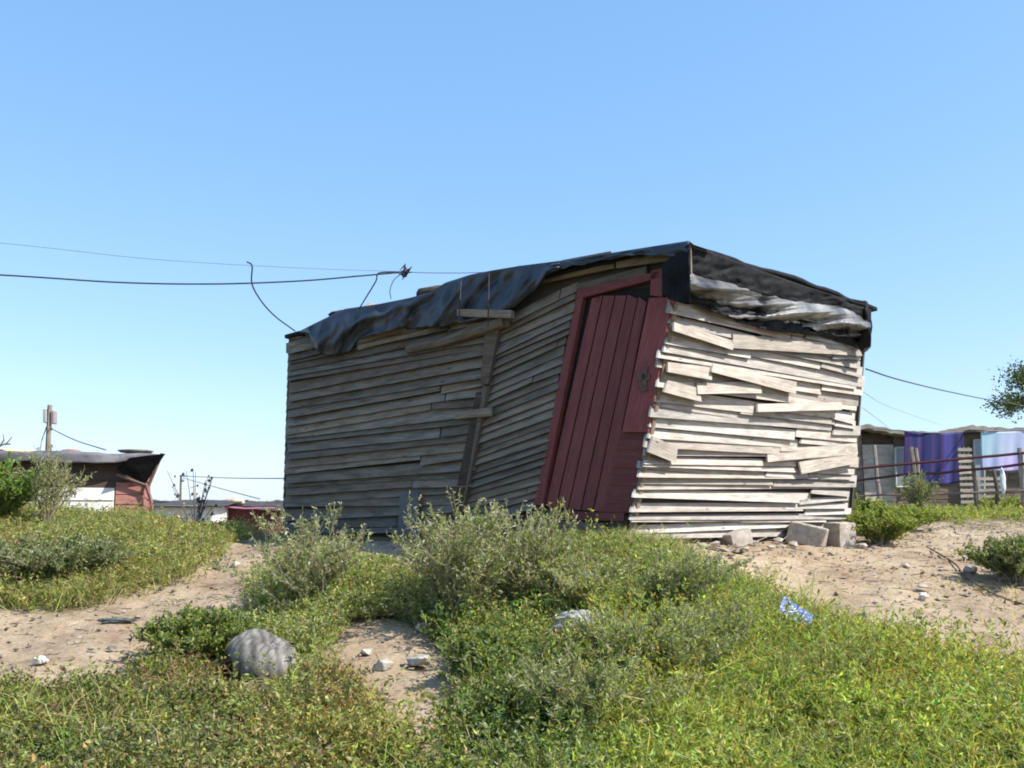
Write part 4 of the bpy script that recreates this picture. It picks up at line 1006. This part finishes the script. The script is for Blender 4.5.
# ================================================================ poles and wires
def pole1():
    Y = 34; b = P(48, 480, Y); z0 = gz(b.x, Y)-.2; t = P(50, 405, Y)
    e = empty('utility_pole', (b.x, Y, z0), 'timber power pole with two boxes at its head behind the low shack at left', 'utility pole')
    a = Acc(); tube(a, [(b.x, Y, z0), (t.x, Y, t.z)], .11, .085, 8); a.build('pole', M['pole'], e)
    for u0, u1, v0, v1, c in ((44, 47.6, 409, 423, (.42, .44, .42)), (52, 55.4, 411, 424, (.30, .25, .25))):
        a = Acc(); q = [P(u0, v1, Y), P(u1, v1, Y), P(u1, v0, Y), P(u0, v0, Y)]; prism(a, [p-Vector((0, .1, 0)) for p in q], [p+Vector((0, .15, 0)) for p in q], c)
        o = a.build('box', M['paint'], e)
        bv = o.modifiers.new('b', 'BEVEL'); bv.width = .02
    a = Acc(); tube(a, [P(44, 416, Y), P(55, 417, Y)], .03, n=6); a.build('bracket', M['metal'], e); a = Acc(); tube(a, [P(46, 428, Y), P(52, 429, Y)], .05, n=6); a.build('insulator', M['metal'], e)
pole1()
def pole2():
    Y = 90; b = P(181.5, 500, Y); z0 = gz(b.x, Y)-.3; t = P(181, 475, Y)
    e = empty('utility_pole', (b.x, Y, z0), 'far thin power pole on the horizon left of the big shack', 'utility pole')
    a = Acc(); tube(a, [(b.x, Y, z0), (t.x, Y, t.z)], .12, .09, 8, (.6, .6, .6)); a.build('pole', M['pole'], e)
    a = Acc(); tube(a, [P(180, 475.5, Y), P(186, 476, Y)], .09, n=6); tube(a, [P(181, 480, Y), P(184, 481, Y)], .12, n=6); a.build('crossarm', M['pole'], e)
pole2()
def wire(name, pts, r, label, col=(1, 1, 1), n=10):
    a = Acc(); c = curve_pts(pts, n); tube(a, c, r, r, 5, col); o = a.build(name, M['wire'], origin=pts[0]); return tag(o, label, 'cable')
eA = P(405, 272, 10.2)
wire('cable', [P(-260, 262, 8.6), P(0, 275, 9.3), P(120, 282.5, 9.6), P(215, 284, 9.8), P(300, 281, 10.0), P(360, 276, 10.1), eA], .0085, 'thick dark cable running from the left edge to the knot above the roof')
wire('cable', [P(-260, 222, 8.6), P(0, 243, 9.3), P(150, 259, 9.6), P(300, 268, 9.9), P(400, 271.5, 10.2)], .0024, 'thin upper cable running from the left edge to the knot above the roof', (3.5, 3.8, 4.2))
wire('cable', [P(404, 272, 10.2), P(440, 273, 9.95), P(486, 272, 9.75), P(520, 266, 9.6)], .0045, 'pale cable from the knot to the tarpaulin on the long eave', (5, 5, 5.2))
wire('cable', [P(247, 262, 9.9), P(252, 266, 10.0), P(252, 284, 10.2), P(262, 302, 10.6), P(276, 317, 11.0), P(295, 331, 11.4)], .008, 'loose cable looping down to the left roof corner')
wire('cable', [P(400, 272, 10.2), P(379, 273, 10.2), P(376, 281, 10.25), P(367, 296, 10.35), P(359, 309, 10.5)], .0075, 'dark drop cable hanging left of the knot down to the roof')
wire('cable', [P(401, 274, 10.2), P(394, 280, 10.2), P(390, 290, 10.25), P(391, 299, 10.3)], .0045, 'short curled cable end hanging below the knot', (2, 2, 2))
wire('cable', [P(866, 369, 11.9), P(900, 380, 14), P(950, 392, 18), P(1000, 401.5, 22), P(1060, 409, 27), P(1200, 415, 36)], .011, 'dark cable from the end wall running right to the tree', (1.6, 1.6, 1.6))
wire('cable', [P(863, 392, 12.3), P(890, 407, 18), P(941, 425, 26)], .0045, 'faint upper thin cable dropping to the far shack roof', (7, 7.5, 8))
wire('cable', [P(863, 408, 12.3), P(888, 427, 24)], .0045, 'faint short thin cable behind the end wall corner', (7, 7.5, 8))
wire('cable', [P(50, 428, 34), P(75, 440, 30), P(106, 450, 26)], .018, 'thin cable sloping right from the pole with two boxes', (4, 4, 4.5))
wire('cable', [P(47, 426, 34), P(42, 440, 34), P(40, 452, 30)], .018, 'thin cable dropping left of the pole with two boxes', (4, 4, 4.5))
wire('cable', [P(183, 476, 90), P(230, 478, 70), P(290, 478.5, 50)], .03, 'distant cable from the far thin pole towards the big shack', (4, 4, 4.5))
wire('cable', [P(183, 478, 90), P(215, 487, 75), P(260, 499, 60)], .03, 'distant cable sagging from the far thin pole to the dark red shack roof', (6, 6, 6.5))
a = Acc(); r = np.random.default_rng(4)
for k in range(7):
    p = [eA+Vector(r.normal(size=3)*.035) for _ in range(5)]; tube(a, curve_pts(p, 5), .006, n=4)
for dx, dz in ((.0, .09), (.06, .03), (-.05, .0)): tube(a, [eA, eA+Vector((dx, 0, dz))], .010, .006, 5)
a.add(octv*[.05, .04, .035]+np.array(eA), of); tag(a.build('cable_knot', M['wire'], origin=eA), 'tangled knot of cable ends hanging in the air above the roof', 'cable knot')

# ================================================================ right: fence, washing, far shack
def fence():
    e = empty('rail_fence', P(915, 508, 18.5), 'rusty dark red rail fence on rough posts in front of the far washing', 'fence')
    def pz(u, Y): X = (u-512)/FPX*Y; return X, gz(X, Y)-.15
    for u, ut, vt, Y, r, c in ((877,874,445,19.4,.05,1.3),(913,911,447,19,.07,.9),(918,915,448,19,.05,1.1),(976,972,462,18.4,.05,.7),(1021,1020,448,18,.06,1.3),(996,994,470,18.3,.045,.5),(1085,1083,445,17.6,.06,1.0)):
        X, z = pz(u, Y); a = Acc(); p = P(ut, vt, Y); n_ = 6
        pts = [Vector((X, Y, z)).lerp(p, k/5)+Vector((random.gauss(0, .012), random.gauss(0, .012), 0)) for k in range(6)]
        tube(a, pts, r*.9, r*.75, 7, (c, c, c)); a.build('post', M['pole'], e)
    for (va, vb, r, c) in ((468.5, 448, .028, (.13,.045,.045)), (480, 459, .028, (.12,.042,.042)), (497, 488, .024, (.30,.2,.17))):
        a = Acc(); p0 = P(855, va, 19.5); p1 = P(1090, vb, 17.5)
        pts = [p0.lerp(p1, k/8)+Vector((0, 0, random.gauss(0, .012))) for k in range(9)]
        tube(a, [p-Vector((0, .09, 0)) for p in pts], r, r, 6, c); a.build('rail', M['paint'], e)
fence()
def right_shack():
    Y = 24.5; z0 = gz(10, 24)-.1; pa, pb = P(862, 440, Y), P(1120, 440, Y)
    e = empty('far_shack', (pa.x, Y, z0), 'low plank shack behind the washing and the fence at right', 'shack')
    zt = P(900, 434, Y).z; r = random.Random(4)
    def cf(c, q):
        s = random.uniform(.7, 1.25); return (s*1.05, s, s*.92)
    x1 = P(893, 440, Y).x
    a = Acc(); plank_face(a, (pa.x, Y), (x1, Y), z0, zt-.3, (0, -1), 8, lambda c, q: (1.35, 1.25, 1.15)); a.build('sun_tint_boards', M['wood'], e)  # sunlight put into the colour: these boards are brightened
    a = Acc(); plank_face(a, (x1, Y), (pb.x, Y), z0, zt, (0, -1), 13, cf); plank_face(a, (pa.x, Y+.04), (x1, Y+.04), zt-.34, zt, (0, -1), 3, lambda c, q: (.55, .5, .42)); a.build('front_wall', M['greywood'], e)  # strip above the brightened boards is coloured dark for the shade under the roof
    a = Acc(); plank_face(a, (pa.x, Y+4), (pa.x, Y), z0, zt, (-1, 0), 12, cf); plank_face(a, (pb.x, Y+4), (pa.x, Y+4), z0, zt, (0, 1), 12, cf); plank_face(a, (pb.x, Y), (pb.x, Y+4), z0, zt, (1, 0), 12, cf); a.build('side_wall', M['greywood'], e)
    a = Acc(); V = []; nu, nv = 70, 8
    top = [(855,426),(866,424),(880,427),(905,431),(935,432),(958,428),(972,425),(990,427),(1010,428),(1030,427),(1120,428)]
    for s_ in (0, 1):
        for i in range(nu+1):
            u = 855+(1130-855)*i/nu; p = P(u, float(interp(top, u)), Y-.45)
            for j in range(nv+1): V.append((p.x, Y-.45+5*j/nv, p.z+.04*random.random()-.02-.1*s_-.03*j/nv))
    m = (nu+1)*(nv+1); w_ = nv+1; F = []
    for i in range(nu):
        for j in range(nv): q = i*w_+j; F += [(q, q+w_, q+w_+1, q+1), (m+q+1, m+q+w_+1, m+q+w_, m+q)]
    for i in range(nu): q = i*w_; F.append((q, m+q, m+q+w_, q+w_))
    for j in range(nv): q = j; F.append((q+1, m+q+1, m+q, q))
    a.add(V, F); a.build('roof', vary_mat('roof_sheeting', (.20,.17,.13), (.42,.37,.30), scale=3), e)
    for k, (q, c) in enumerate((([(896,487),(912,487),(912,447),(895,448)], (.30,.32,.34)), ([(974,500),(984,500),(984,440),(974,440)], (.34,.38,.42)))):
        a = Acc(); pp = [P(u, v, Y-.15-.05*k) for u, v in q]; prism(a, pp, [p+Vector((0, .05, 0)) for p in pp], c); o = a.build('door_panel', M['paint'], e)
        a = Acc(); n_ = len(pp)
        for i in range(4): tube(a, [pp[i]-Vector((0, .01, 0)), pp[(i+1) % 4]-Vector((0, .01, 0))], .025, n=4, col=(.55, .55, .52))
        a.build('panel_frame', M['paint'], o)
right_shack()
def pallet(u0, u1, v0, v1, Y, label, n=8):
    p0, p1 = P(u0, v1, Y), P(u1, v1, Y); zt = P(u0, v0, Y).z; zb = gz(p0.x, Y)-.05
    e = empty('slatted_panel', (p0.x, Y, zb), label, 'slatted panel'); a = Acc()
    for k in range(n):
        z = zb+(zt-zb)*(k+.3)/n; h = (zt-zb)/n*.5; dz = random.uniform(-.02, .02)
        q = [Vector((p0.x, Y, z)), Vector((p1.x, Y, z+dz)), Vector((p1.x, Y, z+h+dz)), Vector((p0.x, Y, z+h))]
        s = random.uniform(.9, 1.3); prism(a, q, [x+Vector((0, .02, 0)) for x in q], (s, s*.95, s*.85))
    a.build('slats', M['wood'], e); a = Acc()
    for x in (p0.x+.06, (p0.x+p1.x)/2, p1.x-.06): tube(a, [(x, Y+.06, zb), (x, Y+.06, zt)], .035, n=5)
    a.build('uprights', M['pole'], e)
pallet(961, 975, 447, 500, 22.3, 'narrow slatted wooden panel between the purple and the pale cloth', 12)
pallet(976, 1004, 476, 502, 22.0, 'wide low slatted wooden panel under the pale cloth', 7)
def cloth(name, u0, u1, vt0, vt1, vb0, vb1, Y, m, label, seed):
    V = []; nu, nv = 60, 30; F = []
    for i in range(nu+1):
        s = i/nu
        for j in range(nv+1):
            t_ = j/nv; u = u0+(u1-u0)*s+1.0*math.sin(t_*3+seed)*t_; sag = 1.6*math.sin(math.pi*s)
            vt = vt0+(vt1-vt0)*s+sag; vb = vb0+(vb1-vb0)*s+1.2*math.sin(s*9+seed)
            V.append(tuple(P(u, vt+(vb-vt)*t_, Y)+Vector((0, (.012*math.sin(s*21+seed+t_)+.005*math.sin(s*47+t_*2))*(.3+.7*t_), 0))))
    UV = []
    for i in range(nu):
        for j in range(nv):
            q = i*(nv+1)+j; F.append((q, q+1, q+nv+2, q+nv+1)); UV += [(i/nu, 1-j/nv), (i/nu, 1-(j+1)/nv), ((i+1)/nu, 1-(j+1)/nv), ((i+1)/nu, 1-j/nv)]
    a = Acc(); a.add(V, F, (1, 1, 1), UV); o = a.build(name, m, origin=V[0], smooth=True)
    md = o.modifiers.new('t', 'SOLIDIFY'); md.thickness = .012
    return tag(o, label, 'cloth')
def stripes(name, stops, extra=None):
    m, nt, b = mat(name, .85); uv = N(nt, 'ShaderNodeUVMap'); sp = N(nt, 'ShaderNodeSeparateXYZ'); nt.links.new(uv.outputs[0], sp.inputs[0])
    c = ramp(nt, sp.outputs[0], stops)
    if extra:
        c2 = ramp(nt, sp.outputs[1], extra); c = mul(nt, c, c2)
    nt.links.new(c, b.inputs['Base Color']); return m
PU = (.075,.045,.16); BLU = (.032,.036,.13); VI = (.10,.055,.165)
cloth('bedspread', 904.5, 963.5, 431, 432.5, 485, 483, 22.8,
      stripes('purple_stripes', [(0, VI), (.11, PU), (.13, BLU), (.2, BLU), (.25, VI), (.3, BLU), (.44, BLU), (.47, PU), (.52, BLU), (.6, BLU), (.66, VI), (.70, (.10,.09,.34)), (.86, BLU), (.93, PU), (1, BLU)]),
      'purple and blue striped bedspread hanging on the washing line at right', 2)
cloth('bed_sheet', 981, 1062, 432, 427, 471, 468, 22.4,
      stripes('pale_sheet', [(0, (.36,.55,.60)), (.08, (.42,.58,.66)), (.3, (.50,.55,.70)), (.6, (.52,.52,.72)), (1, (.55,.55,.72))], [(0, (1.1, .85, 1.1)), (.3, (1.1, .88, 1.1)), (.42, (1, 1, 1)), (1, (.95, 1, 1.02))]),
      'pale lilac and turquoise sheet hanging on the washing line at the right edge', 5)
a = Acc(); tube(a, curve_pts([P(868, 428, 23.2), P(905, 431, 22.8), P(934, 433, 22.8), P(964, 432, 22.8), P(981, 431.5, 22.4), P(1022, 430, 22.4), P(1120, 424, 22)], 6), .012, n=5, col=(4, 4, 4))
tag(a.build('washing_line', M['wire'], origin=P(868, 428, 23.2)), 'washing line carrying the purple bedspread and the pale sheet', 'washing line')
lump('white_bag', P(1003, 482, 18.0), (.045, .04, .24), 33, vary_mat('white_rag', (.6,.6,.62), (.8,.8,.82)), label='narrow white rag hanging on the fence under the pale sheet', cat='rag')

# trees
def tree(name, base, H, R, n, clumps, leafL, cols, w, label, seed, squash=.6, limb=None):
    global rng
    keep = rng; rng = np.random.default_rng(seed); base = Vector(base)
    e = empty(name, base, label, 'tree'); t = Acc(); top = base+Vector((0, 0, H*.75))
    tube(t, curve_pts([base, base+Vector((.05*H, 0, H*.3)), top], 5), H*.03, H*.012, 7)
    C = []
    for k in range(clumps):
        d = rng.normal(size=3); d /= np.linalg.norm(d); d[2] *= squash; c = np.array(base)+[0, 0, H*.78]+d*R*rng.uniform(.45, 1)
        C.append(c)
    if limb: C += [np.array(x) for x in limb]
    for c in C:
        m = Vector(c); s = base.lerp(top, .75)
        tube(t, curve_pts([s, s.lerp(m, .5)+Vector((0, 0, .06*H)), m], 4), H*.012, H*.003, 5)
    t.build('trunk', M['pole'], e); C = np.array(C)
    k = rng.integers(0, len(C), n); p = C[k]+rng.normal(size=(n, 3))*R*.16*[1, 1, .6]
    a = Acc(); s = rng.uniform(.6, 1.2, n); leaves(a, p, rng.normal(size=(n, 3)), leafL*s, leafL*.5*s, palette(n, cols, w)); a.build('crown', M['leaf'], e)
    rng = keep
DG = [(.055,.085,.03),(.09,.13,.04),(.14,.17,.06)]
bx = P(1085, 500, 27)
tree('tree', (bx.x, 27, gz(bx.x, 27)-.1), 5.2, 1.4, 9000, 20, .095, DG, [3, 3, 1], 'tree reaching in from the right edge above the washing', 5, .7,
     limb=[P(1004, 404, 26.5), P(1012, 401, 26.6), P(1022, 402, 26.7), P(1030, 400, 26.7), P(1022, 372, 26.6), P(1018, 379, 26.6), P(1026, 384, 26.7), P(1010, 407, 26.6), P(1036, 380, 26.8)])
for i, (u, v, Y, H, R, sd) in enumerate(((864, 438, 29, 2.3, .55, 7), (967, 438, 31, 2.9, .7, 8), (1004, 440, 33, 3.0, .8, 9))):
    p = P(u, v, Y); g0 = gz(p.x, Y); hh = (P(u, (424, 424, 427)[i], Y).z-g0)/.95
    tree('tree', (p.x, Y, g0-.1), hh, R, 2600, 10, .10, DG, [4, 3, 1],
         ['small dark tree just behind the far corner of the big shack', 'dark treetop showing over the far shack roof left of the pale sheet', 'dark treetop showing over the far shack roof above the pale sheet'][i], sd)
# bare twig at far left
a = Acc(); b = P(-14, 450, 20)
g0 = gz(b.x, 20)
e = empty('bare_sapling', (b.x, 20, g0), 'bare sapling with twigs poking in at the left edge above the roof', 'sapling')
tube(a, [(b.x, 20, g0), P(-12, 455, 20)], .05, .035, 6)
for q in ([(-12,455),(0,446),(7,443),(12,437)], [(0,446),(4,440),(3,434)], [(5,444),(11,444)], [(-12,450),(2,450),(9,452)], [(-12,455),(-10,430)]):
    tube(a, [P(x, y, 20) for x, y in q], .022, .010, 4, (.7, .7, .7))
a.build('branches', M['pole'], e)

# ================================================================ stones, blocks and litter on the bank
def on(u, Y, dz=0): X = (u-512)/FPX*Y; return (X, Y, gz(X, Y)+dz)
BL_ = 'concrete lumps by the end wall'
hullrock('concrete_block', on(836, 10.75, .11), (.13, .12, .135), 3, M['concrete'], 'upright pale concrete block under the far right corner of the big shack', 'block', BL_, rot=.5, box=True, bev=.07, tilt=.06)
hullrock('concrete_block', on(803, 10.45, .10), (.20, .13, .11), 4, M['concrete'], 'slumped concrete block lying left of the upright pale block', 'block', BL_, rot=-.4, box=True, bev=.1, tilt=.25)
hullrock('concrete_block', on(733, 9.75, .06), (.15, .10, .075), 5, M['rock'], 'reddish slab of rubble under the middle of the end wall', 'rubble', BL_, rot=.6, box=True, bev=.12, tilt=-.25)
rr = random.Random(9)
for k, (u, Y, r, tx) in enumerate(((712, 9.3, .055, 'brown rubble lump nearest the feathery leaning shrub'), (742, 9.2, .06, 'long rubble chip in front of the reddish slab'), (722, 8.95, .05, 'dark rubble lump lowest on the sandy slope below the end wall'),
        (752, 9.9, .05, 'small pale rubble chip right of the reddish slab'), (700, 9.15, .045, 'small rubble lump at the edge of the yellow grass below the end wall'), (776, 10.3, .06, 'flat rubble lump left of the slumped concrete block'),
        (790, 10.0, .05, 'little stone in front of the slumped concrete block'), (857, 10.5, .05, 'small stone between the upright block and the lush bush'), (870, 10.3, .04, 'white-grey chip in front of the lush green bush'),
        (768, 9.6, .035, 'tiny stone on the open sand before the end wall'))):
    hullrock('rubble_stone', on(u, Y, r*.4), (r*rr.uniform(1, 1.8), r, r*rr.uniform(.5, .9)), 100+k, M['rock'], tx, 'stone', 'rubble stones', rot=rr.uniform(0, 3), n=11)
for k, (u, Y, r, tx) in enumerate(((984, 9.6, .10, 'pointed grey stone behind the dark bush at the right edge'), (900, 9.0, .055, 'dark flat stone in the shallow dip of the right sandy slope'), (962, 8.9, .08, 'dark earthy lump on the sand left of the dark right-edge bush'),
        (915, 8.15, .05, 'small broken stone at the lower edge of the right sandy slope'), (892, 12.4, .06, 'pale stone on the far sand behind the low spreading bush'), (1010, 10.6, .05, 'little stone on the far sand at the right edge'))):
    hullrock('slope_stone', on(u, Y, r*.25), (r*1.3, r, r*.7), 130+k, M['rock'], tx, 'stone', 'stones on the right sandy slope', rot=rr.uniform(0, 3), n=10)
for k, (u, Y, r, m_, tx) in enumerate(((421, 6.15, .07, 'concrete', 'rounded whitish stone in the bare gully'), (386, 6.1, .065, 'concrete', 'slanting pale stone left of the whitish one in the gully'), (424, 6.75, .05, 'rock', 'grey stone in the shade of the large shrub above the gully'),
        (371, 6.3, .04, 'concrete', 'small pale stone at the top left of the gully'), (318, 5.9, .055, 'concrete', 'pale stone lying in dry reddish grass left of the gully'), (240, 8.9, .05, 'concrete', 'pale chips of stone at the top of the sandy path'))):
    hullrock('gully_stone', on(u, Y, r*.3), (r*1.3, r, r*.8), 150+k, M[m_], tx, 'stone', 'stones about the gully and path', rot=rr.uniform(0, 3), n=13)
for k, (u, Y, tx) in enumerate(((122, 6.45, 'dark stone in the middle of the left sandy path'), (138, 6.35, 'smaller dark stone beside the round bush on the left path'))):
    hullrock('path_stone', on(u, Y, .01), (.035, .03, .02), 170+k, M['scrap'], tx, 'stone', 'dark stones on the left path', n=10)

# ribbed grey basin half buried in the weeds
def ribbed():
    c = G(262, 676)+Vector((0, .05, .05)); V = []; F = []; nu, nv = 96, 22
    Rm = Matrix.Rotation(math.radians(22), 3, 'Y') @ Matrix.Rotation(math.radians(22), 3, 'X') @ Matrix.Rotation(math.radians(-12), 3, 'Z')
    for j in range(nv+1):
        ph = math.pi*.5*(1-j/nv)-.0
        for i in range(nu):
            th = 2*math.pi*i/nu; rr_ = math.cos(ph)**.75; x = .24*rr_*math.cos(th); y = .17*rr_*math.sin(th); z = .15*math.sin(ph)**.8
            rib = .008*math.cos(x*170+3*y)*min(1, z/.03+.3)+.05*float(fbm(np.array(x*7+3), np.array(y*7), 14, 3)); V.append(tuple(c+Rm @ Vector((x, y, z+rib))))
    for j in range(nv):
        for i in range(nu): F.append((j*nu+i, j*nu+(i+1) % nu, (j+1)*nu+(i+1) % nu, (j+1)*nu+i))
    FC = []
    for j in range(nv):
        for i in range(nu):
            p = V[j*nu+i]; ph_ = (p[0]-c.x)*95+(p[1]-c.y)*40+2.2*float(fbm(np.array(p[0]*14), np.array(p[1]*14), 19, 3)); k_ = .65+.6*(.5+.5*math.sin(ph_)); FC.append((k_, k_*.98, k_*.93))
    a = Acc(); a.add(V, F, FC); o = a.build('ribbed_cover', vary_mat('dull_grey_plastic', (.06,.058,.056), (.25,.24,.225), rough=.8, scale=9), origin=c, smooth=True)
    md = o.modifiers.new('t', 'SOLIDIFY'); md.thickness = .012
    tag(o, 'grooved grey lump half sunk in weeds below the round bush', 'lump')
ribbed()
def crumple(name, c, r, seed, col, label, cat='litter', rot=0, flat=1.0, group='pale litter'):
    m = vary_mat(name+'_surface', tuple(x*.75 for x in col), col, rough=.55, scale=20); lump(name, c, r, seed, m, sub=4, amp=.75, label=label, cat=cat, rot=rot, group=group)
crumple('plastic_bag', tuple(G(581, 652)+Vector((0, 0, .17))), (.16, .08, .08), 12, (.42,.41,.40), 'dirty white plastic bag caught in the weeds at centre', 'bag', group=None)
def packet():
    c = G(797, 634)+Vector((0, 0, .135)); t = Matrix.Rotation(math.radians(34), 3, 'Y') @ Matrix.Rotation(math.radians(48), 3, 'X'); a = Acc()
    m, nt, b = mat('blue_packet', .35); uv = N(nt, 'ShaderNodeUVMap'); n1 = N(nt, 'ShaderNodeTexNoise', Scale=5.0, Detail=3.0); nt.links.new(uv.outputs[0], n1.inputs[0])
    nt.links.new(ramp(nt, n1.outputs[0], [(.4, (.05,.10,.36)), (.56, (.10,.18,.45)), (.62, (.36,.42,.58)), (.7, (.65,.68,.74))]), b.inputs['Base Color'])
    bm = bmesh.new(); bmesh.ops.create_grid(bm, x_segments=14, y_segments=10, size=1); V = []; UV = []
    for v in bm.verts:
        x, y = v.co.x, v.co.y; z = .022*(1-x*x)*(1-y*y)+.008*float(fbm(np.array(x*2.5+3), np.array(y*2.5), 6, 3)); V.append((x*.115, y*.07, z))
    n_ = len(V); W_ = [tuple(c+t @ Vector(p)) for p in V]+[tuple(c+t @ Vector((p[0], p[1], -p[2]-.002))) for p in V]
    for f in bm.faces:
        i = [v.index for v in f.verts]; uvs = [(V[k][0]*8, V[k][1]*8) for k in i]
        a.add([W_[k] for k in i], [(0, 1, 2, 3)], (1, 1, 1), uvs); a.add([W_[n_+k] for k in i[::-1]], [(0, 1, 2, 3)], (1, 1, 1), uvs[::-1])
    bm.free(); tag(a.build('packet', m, origin=c), 'crushed blue packet lying in the yellowing grass at right', 'packet')
packet()
for k, (u, Y, r, c, tx) in enumerate(((53, 6.15, .035, (.75,.72,.68), 'small white scrap at the lower edge of the left path'), (858, 6.35, .022, (.8,.8,.8), 'tiny white scrap in the bright green weeds at right'),
        (123, 5.15, .03, (.5,.52,.56), 'greyish scrap in the olive weeds at bottom left'), (690, 6.2, .016, (.8,.8,.8), 'tiny white scrap beside the wide feathery shrub'),
        (528, 5.12, .025, (.6,.65,.8), 'bluish white scrap at the bottom below the fleshy bush'), (165, 5.0, .03, (.55,.5,.42), 'pale scrap at the very bottom left'),
        (916, 7.9, .03, (.7,.68,.66), 'white chip sticking up at the grass edge of the right slope'), (257, 7.6, .03, (.75,.72,.68), 'white crumpled scrap at the right edge of the path'))):
    crumple('paper_scrap', on(u, Y, .05 if u in (858, 690, 528, 123, 165) else .02), (r*1.3, r, r*.7), 200+k, c, tx)
crumple('dark_rag', on(127, 7.05, .015), (.11, .03, .022), 221, (.10,.12,.12), 'dark stick-like rag lying across the left sandy path', 'rag', rot=.35, group=None)
crumple('red_scrap', on(1020, 7.5, .02), (.05, .03, .02), 222, (.5,.08,.08), 'small red scrap at the right edge on the sand', rot=.35, group=None)
# fallen rod on the right slope
a = Acc(); pts = [Vector(on(u, Y, .012)) for u, Y in ((925, 10.2), (948, 9.3), (958, 8.7), (985, 8.1), (1018, 7.7))]
tube(a, curve_pts(pts, 5), .009, .006, 5, (.5, .45, .4)); tag(a.build('fallen_branch', M['pole'], origin=pts[0]), 'thin dark branch trailing down the right sandy slope', 'branch')
